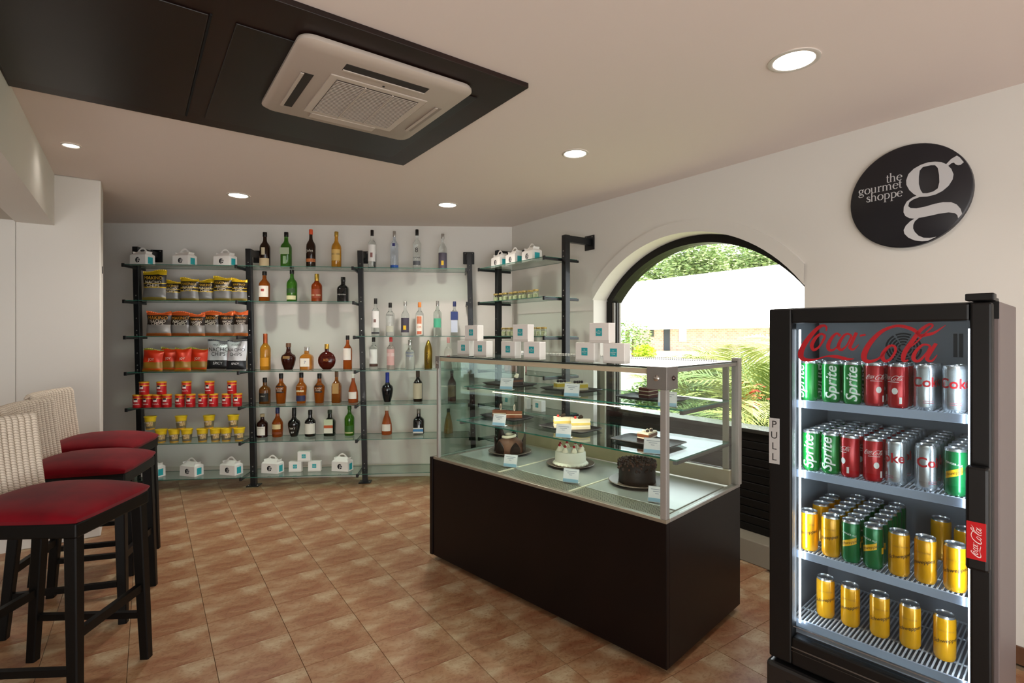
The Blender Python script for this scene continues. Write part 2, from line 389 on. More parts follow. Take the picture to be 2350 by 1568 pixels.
rl = MB(); rl.bbox(tL+.05, tR-.05, .10, .27, .775, .80, mat('#3a3835', .25, .4, coat=.5), .003); rl.obj('sill', win)
for k in range(12):
    z0 = .144+k*.0525; s_ = MB(); s_.bbox(tL+.051, tR-.051, .13-.004*(k % 2), .16, z0, z0+.049, BLK, .004); s_.obj('slat', win)
bk = MB(); bk.box(tL+.051, tR-.051, .162, .175, .144, .774, BLK); bk.obj('panel_back', win)
pn = MB(); P = [(x, z) for x, z in arc(R0-.057, tL+.052, tR-.052)]
pn.poly([[(tL+.052, .80), (tR-.052, .80)]+P[::-1]], .004, GLASS); o = pn.obj('window_pane', win); o.location = (0, .225, 0)
# left side: pier, beam, lower ceiling beyond it, recessed wall
pl = MB(); pl.box(-.74, -.39, -5.6, -3.66, 0, ZC, WALL); pl.bbox(-.74, -.39, -3.66, -3.226, 0, ZC, WALL, .008); struct(W(pl, 'wall_left', WR), 'white pier between the beam and the shelving')
be = MB(); be.box(-.392, 9.0, -3.66, -3.47, 2.119, ZC, WALL); struct(W(be, 'trim_3', WR), 'white ceiling beam at the left')
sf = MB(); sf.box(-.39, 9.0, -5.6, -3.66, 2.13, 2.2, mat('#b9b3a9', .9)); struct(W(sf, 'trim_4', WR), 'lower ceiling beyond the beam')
L2 = Fr(-3.235, 3.42, math.atan(.30)); rw = MB(); rw.box(-2.6, 0, 0, .08, 0, 2.129, mat('#b4b7ad', .8)); struct(W(rw, 'wall_far_left', L2), 'grey green wall in the recess')
rb = MB(); rb.bbox(-2.5, 0, -.012, 0, 0, .075, mat('#5a3b28', .45), .002); struct(W(rb, 'baseboard_left', L2), 'brown tile baseboard')
fr_ = MB(); fr_.bbox(-.012, .004, -.004, 0, .076, 2.118, mat('#e6e3dc', .5), .001); struct(W(fr_, 'trim_5', L2), 'white edge strip')
ol = MB(); ol.box(-.7, 9.0, -5.7, -5.6, 0, ZC, WALL); struct(W(ol, 'wall_outer_left', WR))
kl = MB(); kl.box(-5.25, -5.0, -3.5, 5.2, 0, ZC, WALL); struct(kl.obj('wall_side_left'))
st = MB(); st.bbox(-.56, -.53, -3.2262, -3.222, 1.83, 1.88, mat('#1b1b1b', .4), .001)
o = W(st, 'strike_plate', WR); tag(o, 'tiny black metal plate on the edge of the white pier', 'plate')
# dark timber panel set in the ceiling; local x = toward viewer, y toward window
DW = mat('#24130e', .42, spec=.4, var='#1b0f0b', vscale=3); DP = mat('#1b1310', .38, spec=.4, var='#120b09', vscale=2)
cp = thing('ceiling_panel', 'dark stained timber panelling set in the white ceiling around the air conditioner', 'ceiling panel', (WR.ox, WR.oy, ZC), WR.a)
X1 = 2.461; Y1 = -1.694
m_ = MB(); m_.bbox(X1-1.262, X1, -3.469, Y1, -.022, -.0005, DW, .002); m_.obj('frame_board', cp)
for (p0, p1, q0, q1) in ((.20, 1.165, 1.155, 1.765), (.20, 1.15, .13, 1.075)):
    m_ = MB(); m_.bbox(X1-p1, X1-p0, Y1-q1, Y1-q0, -.028, -.0225, DP, .002); m_.obj('inset_panel', cp)
m_ = MB(); m_.box(X1-1.17, X1-.195, Y1-1.152, Y1-1.145, -.0275, -.0221, mat('#030202', .9)); m_.obj('joint_shadow_gap', cp, ).name = 'joint'
# cassette air conditioner
ACW = mat('#b9aca0', .4); ACD = mat('#2a2522', .6)
ac = thing('air_conditioner', 'square beige cassette air conditioner hanging under the dark ceiling panel', 'air conditioner', WR.w(X1-.455, Y1-.545, ZC-.0281), WR.a)
bm_ = MB()
def rrect(h, r, n=6): 
    o = []
    for cx, cy, a in ((h-r, h-r, 0), (-h+r, h-r, PI/2), (-h+r, -h+r, PI), (h-r, -h+r, 1.5*PI)):
        for i in range(n+1): o.append((cx+r*math.cos(a+PI/2*i/n), cy+r*math.sin(a+PI/2*i/n)))
    return o
lay = [(.346, .05, 0), (.35, .05, -.008), (.35, .05, -.018), (.335, .045, -.028)]
vs = []; 
for h, r, z in lay: vs += [(x, y, z) for x, y in rrect(h, r)]
n = 28; fs = [(j*n+i, j*n+(i+1) % n, (j+1)*n+(i+1) % n, (j+1)*n+i) for j in range(3) for i in range(n)]+[tuple(range(n)), tuple(3*n+i for i in range(n))]
bm_.add(vs, fs, ACW); bm_.obj('fascia', ac, smooth=35)
# slots: (x0,x1,y0,y1, open)
c0x, c0y = .455, .545
for (p0, p1, q0, q1, op) in ((.185, .24, .37, .71, 1), (.345, .697, .785, .832, 1), (.325, .645, .238, .268, 0), (.70, .75, .40, .70, 0)):
    x0, x1, y0, y1 = c0x-p1, c0x-p0, c0y-q1, c0y-q0
    s_ = MB(); s_.box(x0, x1, y0, y1, -.0295, -.0279, ACD if op else mat('#8d8278', .5)); so_ = s_.obj('air_slot', ac)
    f_ = MB()
    if x1-x0 < y1-y0: f_.bbox(x0-.002 if op else x0, x0+.012 if op else x1, y0, y1, -.034, -.0296, ACW, .002)
    else: f_.bbox(x0, x1, y0-.002, y0+.012, -.034, -.0296, ACW, .002)
    f_.obj('flap', so_)
g_ = MB(); g_.bbox(c0x-.70, c0x-.29, c0y-.735, c0y-.325, -.033, -.028, mat('#c2b6aa', .4), .004); g_.obj('grille_frame', ac)
g_ = MB(); g_.box(c0x-.67, c0x-.317, c0y-.705, c0y-.355, -.0340, -.0331, mat('#4a423c', .7)); 
for k in range(26):
    x = c0x-.668+k*.0135; g_.box(x, x+.0055, c0y-.703, c0y-.357, -.0358, -.034, mat('#b9ada2', .5))
for k in (1, 2): y = c0y-.705+k*.1167; g_.box(c0x-.67, c0x-.317, y-.003, y+.003, -.039, -.034, mat('#b9ada2', .5))
o = g_.obj('grille_slats', ac); o['kind'] = 'stuff'
g_ = MB(); g_.lathe([(.005, -.030), (.005, -.028)], mat('#222222', .4), 10); o = g_.obj('sensor', ac); o.location = (c0x-.275, c0y-.53, -.0005)
# ceiling downlights
def downlight(px, py, r, e, label, watt):
    p = onZ(px, py, ZC); t = thing('ceiling_light', label, 'ceiling light', (p.x, p.y, ZC), 0, None)
    b = MB(); b.lathe([(r*.80, -.0004), (r*.80, -.004), (r*.88, -.007), (r, -.004), (r, -.0004)], mat('#c9c2ba', .5), 32, caps=False); b.obj('trim_ring', t, smooth=40)
    d = MB(); d.lathe([(r*.80, -.0035), (r*.80, -.001)], mat('#fff6ea', .5, emit=e), 32); d.obj('diffuser', t)
    L = bpy.data.lights.new('downlight_lamp', 'SPOT'); L.energy = watt; L.shadow_soft_size = r*.8; L.color = (1, .93, .84); L.spot_size = 2.5; L.spot_blend = .8
    lo = bpy.data.objects.new('lamp', L); C.objects.link(lo); lo.parent = t; lo.location = (0, 0, -.012)
downlight(1822, 138, .092, 9, 'large round lit downlight nearest the viewer on the right', 30)
downlight(1320, 352, .078, 9, 'round lit downlight above the middle of the cake case', 40)
downlight(1027, 470, .085, 9, 'round lit downlight right of the two by the back shelves', 82)
downlight(547, 448, .082, 9, 'round lit downlight left of the two by the back shelves', 82)
downlight(163, 333, .045, 6, 'small round downlight beside the white beam', 1.5)
# ------------------------------------------------------------ shelving units
STEEL = mat('#1a1b1d', .38, .3, coat=.2); BOLT = mat('#9a9a98', .3, .9)
ZK = [.13+.312*k for k in range(7)]
def shelving(fr, posts, rows, y0, y1, label, lean=0.0, ov=.03, arm=.25, yp=0, ends=(0, 0), tilt=0):
    t = thing('shelving_unit', label, 'shelving', (fr.ox, fr.oy, 0), fr.a)
    for n_, xp in enumerate(posts):
        if lean: arm = -BW.l(fr.w(xp-lean, yp, 0))[1]+.001
        p = MB(); p.bbox(-.024, .024, -.024, .024, 0, 2.18, STEEL, .003)
        for v in p.v: v.x += -lean*v.z/2.18+xp; v.y += yp
        for k in range(7):
            for dz in (-.035, .035):
                z = ZK[k]+.03+dz*.6; x = xp-lean*z/2.18
                p.sphere((x, yp-.0245, z), .006, BOLT, 4)
        for z in (ZK[3]+.16, ZK[4]+.16): p.sphere((xp-lean*z/2.18, yp-.0245, z), .005, BOLT, 4)
        p.obj('post', t)
        f = MB(); f.bbox(xp-.055, xp+.055, yp-.05, yp+.05, 0.0, .010, STEEL, .003)
        for dx in (-.04, .04): f.sphere((xp+dx, yp-.03, .011), .006, BOLT, 4)
        f.obj('foot_plate', t)
        ax = MB(); xt = xp-lean
        ax.bbox(xt-.022, xt+.022, yp+.025, yp+arm-.013, 2.125, 2.178, STEEL, .003); ax.obj('wall_arm', t)
        w = MB(); w.bbox(xt-.055, xt+.055, yp+arm-.0125, yp+arm-.002, 2.085, 2.205, STEEL, .004)
        for dx in (-.035, .035): w.sphere((xt+dx, yp+arm-.014, 2.19), .006, BOLT, 4)
        w.obj('wall_plate', t)
        for k in range(7):
            xb = xp-lean*ZK[k]/2.18+(.04 if lean and n_ == 0 else 0)
            b = MB(); b.bbox(xb-.044, xb-.026, y0-.012, y1+.01, ZK[k]-.026, ZK[k]-.006, STEEL, .003)
            b.bbox(xb-.046, xb-.024, y0-.016, y0-.002, ZK[k]-.028, ZK[k]+.004, STEEL, .003)
            b.obj('bracket', t)
    for i in range(len(posts)-1):
        for k in range(7):
            if k not in rows[i]: continue
            xa = posts[i]-lean*ZK[k]/2.18-(.008 if lean else .046) if i == 0 else posts[i]-lean*ZK[k]/2.18-.035+.004
            xb = posts[i+1]-lean*ZK[k]/2.18-.035
            # notch round the post: two strips front and back of it joined in one pane
            g = MB(); g.box(xa, xb, y0, y1, ZK[k]-.0055, ZK[k]+.0, GSHELF, side=GEDGE); g.obj('glass_shelf', t)
    return t
# the posts stand in line with the glass, brackets pass on their left side
ALLR = set(range(7))
U1P = (-.962, 0, .998, 2.02)
shelving(U1, U1P, [ALLR, ALLR-{4}, ALLR-{5}], -.20, .108, 'long black steel shelving unit with three bays of glass shelves on the back wall', lean=.046, arm=.262)
U2 = Fr(*WR.w(0, 0, 0).to_2d(), WR.a)
shelving(U2, (.155, 1.10), [ALLR], -.455, -.115, 'short black steel shelving unit with glass shelves beside the arched window', arm=.268, yp=-.27)

# ------------------------------------------------------------ takeaway boxes, white boxes
WB = mat('#e9e6e1', .6); TEAL = mat('#2ba3ab', .5); INK = mat('#16151a', .5); PAPER = mat('#efe9e0', .6)
def g_logo(mb, cx, cz, r, y, disc=True, M=None, txt=True):
    if disc:
        n = 28; mb.add([(cx+r*math.cos(2*PI*i/n), y, cz+r*math.sin(2*PI*i/n)) for i in range(n)], [tuple(range(n))], INK, M)
    k = r/560.
    for part in GP:
        t = MB(); t.poly([[(cx+(a[0]-870)*k, cz-(a[1]-740)*k) for a in lp] for lp in part], .0003, WB)
        for v in t.v: v.y += y-.0004
        mb.add(t.v, t.f, WB, M)
    if txt:
        for i, s in enumerate(('the', 'gourmet', 'shoppe')): flat_text(mb, s, r*.27, WB, cx-r*.15, cz+r*(.33-.24*i), y-.0006, align='RIGHT', M=M)
def make_gable(label, group):
    t = thing('takeaway_box', label, 'box', group=group)
    w, d, h = .084, .048, .088
    b = MB()
    vs = [(-w, -d, 0), (w, -d, 0), (w, d, 0), (-w, d, 0), (-w*.97, -d, h), (w*.97, -d, h), (w*.97, d, h), (-w*.97, d, h),
          (-w*.62, -.004, h+.034), (w*.62, -.004, h+.034), (w*.62, .004, h+.034), (-w*.62, .004, h+.034)]
    b.add(vs, [(3, 2, 1, 0), (0, 1, 5, 4), (1, 2, 6, 5), (2, 3, 7, 6), (3, 0, 4, 7), (4, 5, 9, 8), (6, 7, 11, 10), (8, 9, 10, 11), (5, 6, 10, 9), (7, 4, 8, 11)], WB)
    ca = b.obj('carton', t)
    hd = MB(); out = [(-.052, h+.012)]+[(-.052+.104*i/16, h+.034+.036*math.sin(PI*i/16)) for i in range(17)]+[(.052, h+.012)]
    hole = [(.026*math.cos(2*PI*i/16), h+.044+.011*math.sin(2*PI*i/16)) for i in range(16)]
    hd.poly([out, hole], .003, WB); 
    for v in hd.v: v.y += .0015
    hd.obj('handle', t)
    for s in (-1, 1):
        f = MB(); f.box(s*w*.74-.002, s*w*.74+.002, -.030, .030, h+.004, h+.034, WB, M=Matrix.Translation((s*w*.74, 0, h+.004)) @ Matrix.Rotation(s*.35, 4, 'Y') @ Matrix.Translation((-s*w*.74, 0, -h-.004)))
        f.obj('side_flap', t)
    l = MB(); g_logo(l, 0, .044, .024, -d-.0008, txt=False); l.obj('round_logo', ca)
    q = MB(); q.box(w+.0002, w+.001, -.024, .024, .012, .070, TEAL); 
    q.obj('teal_sticker', ca)
    return t
gab = None
def gable(x, y, z, rz, label, group):
    global gab
    if gab is None: gab = make_gable(label, group); gab.location = (x, y, z); gab.rotation_euler = (0, 0, rz); return gab
    return dup(gab, (x, y, z), rz, label, group)
def on_shelf(fr, px, yl, k): x = fr.sx(px, yl); return fr.w(x, yl, ZK[k]+.0006)
for px, lab in ((327, 'leftmost'), (424, 'middle'), (517, 'rightmost')):
    p = on_shelf(U1, px, -.09, 6); gable(p.x, p.y, p.z, -.22, f'{lab} of three white handled takeaway boxes on the top shelf above the snack bags', 'takeaway boxes above the snacks')
for px, lab in ((352, 'half hidden behind the stools'), (440, 'second from the left'), (531, 'just left of the second post')):
    p = on_shelf(U1, px, -.06, 0); gable(p.x, p.y, p.z, -.28, f'white handled takeaway box on the lowest snack shelf, {lab}', 'takeaway boxes on the bottom snack shelf')
for px, lab in ((626, 'left of the three small cake boxes'), (786, 'right of the three small cake boxes')):
    p = on_shelf(U1, px, -.04, 0); gable(p.x, p.y, p.z, -.22, f'white handled takeaway box under the whisky bottles, {lab}', 'takeaway boxes under the bottles')
for i, (t_, lab) in enumerate(((.27, 'farthest from the window'), (.50, 'middle one of three'), (.74, 'nearest the window'))):
    p = U2.w(t_, -.33, ZK[6]+.0006); gable(p.x, p.y, p.z, -1.05, f'white takeaway box on the top shelf beside the window, {lab}', 'takeaway boxes beside the window')
cbx = None
def make_cake_box(label, group):
    t = thing('cake_box', label, 'box', group=group); b = MB(); b.bbox(-.056, .056, -.024, .024, 0, .091, WB, .0012, 1); b.obj('carton', t)
    l = MB(); l.box(-.0565, .0565, -.0245, -.022, .0, .012, mat('#d9d5cf', .6)); l.box(.0555, .0567, -.018, .018, .006, .086, mat('#dedad4', .6)); l.obj('tuck_flap', t)
    s = MB(); s.box(-.018, .018, -.0252, -.0243, .031, .067, TEAL); flat_text(s, 'the', .007, WB, 0, .057, -.0256); flat_text(s, 'gourmet', .0085, WB, 0, .050, -.0256); flat_text(s, 'shoppe', .007, WB, 0, .043, -.0256); s.obj('teal_sticker', t)
    return t
def cakebox(x, y, z, rz, label, group):
    global cbx
    if cbx is None: cbx = make_cake_box(label, group); cbx.location = (x, y, z); cbx.rotation_euler = (0, 0, rz); return
    dup(cbx, (x, y, z), rz, label, group)
ZT = 1.2665
def ct(px, y): return CS.sx(px, y)
for grp, gn in ((((1070, .10, 0), (1109, .07, 0), (1088, .085, 1)), 'left pile near the shelves'), (((1173, .075, 0), (1227, .065, 0), (1201, .07, 1)), 'middle pile'), (((1349, .06, 0), (1415, .05, 0), (1382, .055, 1)), 'right pile before the window')):
    for (px, y, up), w in zip(grp, ('lower left', 'lower right', 'top')):
        p = CS.w(ct(px, y), y, ZT+up*.0916); cakebox(p.x, p.y, p.z, CS.a+random.uniform(-.05, .05), f'white cake box on the display case, {w} of the {gn}', 'cake boxes on top of the display case')
for px, up, w in ((679, 0, 'lower left'), (723, 0, 'lower right'), (699, 1, 'top')):
    p = on_shelf(U1, px, -.03, 0); cakebox(p.x, p.y, p.z+up*.0916, U1.a-.05, f'small white cake box on the bottom shelf, {w} of three', 'cake boxes on the bottom shelf')
for t_, k, w in ((.36, 2, 'left one by the post'), (.60, 2, 'right one'), (.80, 2, 'one nearest the window post')):
    p = U2.w(t_, -.30, ZK[k]+.0006); cakebox(p.x, p.y, p.z, WR.a+.05, f'white box on the window side shelf behind the case, {w}', 'white boxes on the window side shelf')
# ------------------------------------------------------------ jars beside the window
JG = thin_glass('jar_glass', '#f2f6ee', .6, .08); jar = None
def make_jar(label, group):
    t = thing('jar', label, 'jar', group=group)
    b = MB(); b.lathe([(.018, 0), (.021, .003), (.0215, .040), (.019, .046), (.018, .048)], JG, 14); b.obj('glass_body', t, smooth=40)
    f = MB(); f.lathe([(.017, .003), (.0185, .006), (.0185, .030), (.016, .032)], mat('#cfd2b4', .7, var='#a9b58c', vscale=80), 12); f.obj('filling', t, smooth=40)
    l = MB(); l.lathe([(.0205, .046), (.0215, .0475), (.0215, .056), (.0195, .058)], mat('#b8a063', .35, .6), 14); l.obj('lid', t, smooth=40)
    return t
def jr(x, y, z, label, group):
    global jar
    if jar is None: jar = make_jar(label, group); jar.location = (x, y, z); jar.scale = (1.15, 1.15, 1.3); return
    dup(jar, (x, y, z), 0, label, group)
ordn = ['first', 'second', 'third', 'fourth', 'fifth', 'sixth', 'seventh', 'eighth', 'ninth', 'tenth', 'eleventh']
for k, y, xs, nm in ((5, -.35, (.235, .31, .385, .46, .535, .605, .665, .735, .82), 'second shelf'), (4, -.33, (.33, .40, .47, .54, .61, .68, .75, .82, .90), 'third shelf')):
    for i, t_ in enumerate(xs):
        p = U2.w(t_, y+.01*(i % 2), ZK[k]+.0006); jr(p.x, p.y, p.z, f'small glass jar beside the window, {ordn[i]} from the left on the {nm}', f'jars on the {nm}')
pinkjar = None
for i, t_ in enumerate((.40, .48, .56, .64)):
    p = U2.w(t_, -.34, ZK[3]+.0006)
    if pinkjar is None:
        pinkjar = thing('jar', 'x', 'jar', p); b = MB(); b.lathe([(.024, 0), (.028, .004), (.028, .055), (.022, .062)], mat('#c98f86', .2, trans=.3), 14); b.obj('glass_body', pinkjar, smooth=40)
        l = MB(); l.lathe([(.023, .0625), (.024, .075)], mat('#d8d4cc', .4), 14); l.obj('lid', pinkjar); o = pinkjar
    else: o = dup(pinkjar, p)
    o['label'] = f'pinkish jar seen through the display case, {ordn[i]} of four from the left'; o['group'] = 'pink jars behind the display case'
# ------------------------------------------------------------ bottles
AMB, DAMB, GOLD, GRN, DGRN, CLR = '#a8560f', '#3a1607', '#d89a2a', '#3d7a1c', '#16301c', '#eef3f2'
def liquid(c, tr=.75): return mat(c, .06, trans=tr, ior=1.33, coat=.3)
PR = {
 'std': [(.93, 0), (1, .015), (1, .56), (.95, .61), (.78, .66), (.5, .71), (.37, .76), (.34, .86), (.36, .9)],
 'tall': [(.93, 0), (1, .015), (1, .62), (.93, .67), (.6, .72), (.38, .76), (.35, .88)],
 'squat': [(.92, 0), (1, .02), (1, .52), (.9, .6), (.6, .66), (.36, .71), (.33, .85)],
 'bulb': [(.55, 0), (.62, .03), (.85, .2), (1, .38), (1, .46), (.88, .54), (.5, .60), (.34, .66), (.27, .8), (.30, .88)],
 'cone': [(.95, 0), (1, .015), (1, .22), (.93, .38), (.72, .54), (.45, .68), (.33, .76), (.31, .88)],
 'cognac': [(.9, 0), (.97, .02), (1, .35), (.98, .48), (.8, .56), (.5, .64), (.36, .72), (.33, .86)],
 'disc': [(.42, 0), (.5, .02), (.8, .12), (.97, .25), (1, .36), (.95, .48), (.75, .6), (.45, .68), (.24, .71), (.22, .84)],
 'taper': [(.78, 0), (.82, .015), (1, .50), (.98, .56), (.7, .63), (.42, .69), (.36, .76), (.34, .86)],
 'long': [(.95, 0), (1, .01), (.9, .3), (.68, .55), (.42, .74), (.3, .82), (.3, .88)]}
def bottle(fr, yl, k, px, ytop, wpx, prof, glass, tr, cap, lab, texts=(), labels=(), sq=2.0, ysc=1.0, capz=None, bands=()):
    p = on_shelf(fr, px, yl, k); D = p.y; Hh = H-(ytop-HY)*D/F-p.z; R = wpx*D/F/2
    if k < 6 and not (k == 3 and 590 < px < 830) and not (k == 4 and px > 830): Hh = min(Hh, .302)
    t = thing('bottle', lab, 'bottle', p, fr.a*.5)
    pr = PR[prof]; m = liquid(glass, tr) if tr else mat(glass, .12, coat=.5)
    b = MB(); b.lathe([(r*R, z*Hh) for r, z in pr], m, 20, sq=sq, ys=ysc); gb_ = b.obj('glass_body', t, smooth=40); par = gb_
    zc = (capz or pr[-1][1]-.03)
    rn = pr[-1][0]*R*1.12
    c = MB(); c.lathe([(rn, zc*Hh), (rn*1.02, zc*Hh+.002), (rn*1.02, Hh-.003), (rn*.9, Hh)], mat(cap[0], cap[1] if len(cap) > 1 else .35, cap[2] if len(cap) > 2 else 0), 16, sq=sq if sq > 3 else 2); c.obj('cap', t, smooth=40)
    def rad(z):
        for (r0, z0), (r1, z1) in zip(pr, pr[1:]):
            if z0 <= z <= z1: return (r0+(r1-r0)*(z-z0)/(z1-z0+1e-9))*R
        return R
    for (z0, z1, half, col) in labels:
        l = MB(); rr = max(rad(z0), rad(z1))+.0006
        if sq > 2.5 or ysc < .9:
            x = min(half, .92)*rr; yy = -rr*ysc-.0006; l.box(-x, x, yy-.0006, yy, z0*Hh, z1*Hh, mat(col, .55))
        else: patch(l, rr, z0*Hh, z1*Hh, half, mat(col, .55))
        l.obj('paper_label', gb_)
    if texts:
        l = MB()
        for s, z, size, col in texts:
            v, f = text(s, size*R*2); rr = rad(z)+.0012
            if sq > 2.5 or ysc < .9: l.add([(a, -rr*ysc-.0014, z*Hh+b) for a, b in v], f, mat(col, .5))
            else: bend([(a, z*Hh+b) for a, b in v], f, rr, mat(col, .5), l, .008)
        lo_ = l.obj('lettering', gb_)
        if len(texts) > 1: lo_['kind'] = 'stuff'
    return t
Y1 = -.02
def B1(*a, **k): return bottle(U1, .0 if a[0] != 1 else .03, *a, **k)
BK = ('#14110f', .35); GC = ('#c9a24a', .3, .8); SC = ('#c9c9c7', .25, .9)
# bay two
B1(6, 608, 533, 23, 'std', '#2a1207', .4, BK, 'dark brown bottle with cream label, first on the top whisky shelf', labels=((.04, .27, 1.2, '#cbb58f'), (.36, .56, .35, '#c9bda0')))
B1(6, 657, 533, 23, 'std', GRN, .5, BK, 'tall green bottle with pale green label on the top whisky shelf', labels=((.38, .56, .9, '#a9b89a'), (.12, .33, .3, '#8fae86')), sq=3)
B1(6, 713.5, 527, 21, 'std', '#2a150b', .3, ('#d9542b', .4), 'near black bottle with orange cap and copper band on the top shelf', labels=((.17, .25, 1.4, '#b86a3a'),), texts=(('John', .45, .42, '#d9d2c4'),))
B1(6, 772, 532, 22, 'std', GOLD, .6, GC, 'golden bottle with gold cap at the right of the top whisky shelf', labels=((.22, .52, 1.0, '#d9b56a'), (.37, .42, 1.02, '#3a2a1a')))
B1(5, 607, 623, 24, 'std', AMB, .6, BK, 'amber bottle with large white label, left on the second whisky shelf', labels=((.16, .52, 1.1, '#e6dfd3'), (.34, .42, .3, '#a03a2e')))
B1(5, 670, 617, 23, 'std', GRN, .5, BK, 'green bottle with cream lower label on the second whisky shelf', labels=((.08, .2, 1.1, '#c9c39a'), (.28, .42, 1.0, '#2c4a24')))
B1(5, 727, 629, 24, 'std', '#a5430f', .6, GC, 'reddish amber bottle with gold cap on the second whisky shelf', labels=((.14, .46, 1.0, '#8a3a1c'), (.22, .28, 1.02, '#d8c7a2')), capz=.76)
B1(5, 787.5, 636, 25, 'squat', '#0f1012', 0, BK, 'short black square shouldered bottle at right on the second shelf', sq=4, texts=(('MEMORIA', .3, .17, '#b9b9b5'),))
B1(3, 609, 766, 23, 'std', GOLD, .7, ('#a8552f', .35, .6), 'bright golden bottle with long copper neck foil', labels=((.1, .34, 1.0, '#c98b1e'),), capz=.70)
B1(3, 662, 787.5, 32, 'bulb', '#32120c', .15, ('#6b4a33', .4), 'dark brown round bellied decanter left of the small square bottle', labels=((.42, .52, .5, '#8a6b3e'),))
B1(3, 704, 796, 27, 'squat', '#c9842e', .6, SC, 'small square clear bottle half full of amber with white label', sq=5, labels=((.14, .5, .75, '#e2dccf'),), texts=(('7', .32, .35, '#3b4a6b'),))
B1(3, 750, 790, 40, 'disc', '#4a1109', .3, GC, 'flat round dark red bottle with gold stopper', ysc=.42, texts=(('XO', .37, .2, '#c9863f'),))
B1(3, 797.7, 770, 20, 'std', '#b5591a', .6, BK, 'slim orange amber bottle with long white label by the third post', labels=((.28, .62, 1.0, '#e9e2d8'),))
B1(2, 608, 867, 25, 'squat', '#7a4a1c', .5, BK, 'short brown bottle with black label and black cap', labels=((.1, .42, 1.0, '#1c1a16'),), texts=(('SPIRIT', .3, .15, '#cfc6b2'),))
for px, w in ((645, 'left'), (733, 'right')):
    B1(2, px, 857, 24, 'taper', AMB, .6, BK, f'amber bottle with black badge reading BLACK, {w} one of the pair', labels=((.36, .6, .85, '#191512'),), texts=(('BLACK', .5, .22, '#c9c2b2'), ('DOG', .43, .2, '#c9c2b2')))
B1(2, 691.5, 855, 24, 'taper', '#c06a17', .65, BK, 'amber bottle with cream badge over a navy label', labels=((.08, .26, 1.2, '#2b2f52'), (.38, .57, .8, '#d9cba8')))
B1(2, 772.5, 852, 20, 'squat', '#a05a1c', .6, ('#5a3a24', .4), 'tall square amber bottle with brown cap and framed label', sq=5, labels=((.3, .62, .7, '#b08a55'),), capz=.82)
def conebt(k, px, yt, w, lab): return B1(k, px, yt, w, 'cone', '#b5592a', .45, ('#dcd6cc', .5), lab, labels=((.14, .38, .9, '#e4dcd2'),), texts=(('BRANDY', .26, .16, '#2c3347'),))
conebt(2, 810.5, 858, 22.5, 'orange cone shaped bottle with white cap beside the third post')
B1(1, 602, 950, 24, 'std', '#2a110b', .3, ('#b09a78', .6), 'dark brown bottle with cork and white label low at left', labels=((.1, .47, .85, '#ded7cc'),), texts=(('AMARETTO', .4, .11, '#3a2a22'),))
B1(1, 637, 935.6, 24, 'cognac', '#a04a10', .55, ('#1d2350', .35), 'amber cognac bottle with navy neck foil', labels=((.28, .44, .9, '#d2bd8c'), (.1, .18, 1.1, '#7a3a1a')), capz=.80)
B1(1, 675, 936, 27, 'bulb', '#0d0c0c', 0, BK, 'black pot shaped bottle with white lettering VAT 69', texts=(('VAT', .30, .27, '#e2dfd8'), ('69', .17, .27, '#e2dfd8')), capz=.72)
B1(1, 712, 941, 24.5, 'squat', '#100d0d', 0, BK, 'black rounded bottle with broad white label on the low shelf', labels=((.1, .5, 1.3, '#d9d4c8'),))
B1(1, 757, 941, 24.5, 'squat', '#131a12', .1, ('#22301f', .4), 'dark green square bottle with green orange and white label', sq=4, labels=((.12, .32, .8, '#d9d6c6'), (.321, .43, .8, '#b5532a'), (.431, .66, .8, '#c5cfae')), capz=.86)
B1(1, 802, 931, 22, 'std', '#3f7a14', .55, ('#274d1c', .4), 'bright green bottle with green cap at right of the low shelf', labels=((.12, .34, 1.0, '#2f5c1c'), (.08, .12, 1.0, '#c0b98a')))
# bay three
def V(k, px, yt, w, lab, cap=BK, prof='tall', g=CLR, tr=.95, **kw): return B1(k, px, yt, w, prof, g, tr, cap, lab, **kw)
V(6, 854, 528, 18.5, 'clear vodka bottle with white label and black cap, first on the top shelf', labels=((.2, .62, 1.1, '#ebe9e6'), (.3, .42, .3, '#8a5a55'), (.02, .06, 1.5, '#2a2a30')))
b_ = V(6, 905, 531, 18.5, 'slim frosted bottle fading to blue at its base', cap=SC, labels=((0.01, .12, 3.1, '#1e5fc4'), (.60, .68, .35, '#2a2c6a')), g='#dfe9f5')
V(6, 957, 527, 19, 'clear bottle with black printed lettering and black cap', texts=(('8', .48, .8, '#222428'), ('VODKA', .3, .27, '#222428')), labels=((.12, .22, 1.0, '#5a5c60'),))
V(6, 1016, 537, 19, 'clear bottle with grey violet label and yellow diamond on the top shelf', cap=SC, labels=((.05, .48, 1.4, '#5b5563'), (.14, .26, .3, '#e2b92a')), prof='std')
V(4, 862, 685, 18.5, 'clear bottle with white label and black cap, left of six vodkas', labels=((.22, .66, 1.1, '#ebe9e6'), (.36, .44, .3, '#8a6a65'), (.06, .1, 1.3, '#2a2a30')))
V(4, 895.5, 695, 20, 'clear bottle with thin black printed name, second of six vodkas', texts=(('VODKA', .62, .26, '#2b2d33'),), labels=((.12, .3, .9, '#b9b9a9'),))
V(4, 930, 692, 19, 'clear bottle with dark label and yellow diamond, third of six vodkas', cap=SC, labels=((.1, .52, 1.2, '#464150'), (.18, .3, .35, '#dfb427')), prof='std')
V(4, 963, 694, 18.5, 'clear bottle with orange cap and orange lettered label', cap=('#e0863a', .5), labels=((.04, .6, .9, '#ece4d8'), (.36, .58, .6, '#c9642e'), (.05, .14, .6, '#c9552a')), texts=(('OR', .26, .4, '#d2683a'),))
V(4, 1004, 691, 19, 'clear bottle with round sea green label', cap=SC, labels=((.24, .5, 1.0, '#4fae8b'),), g='#e6f0ea')
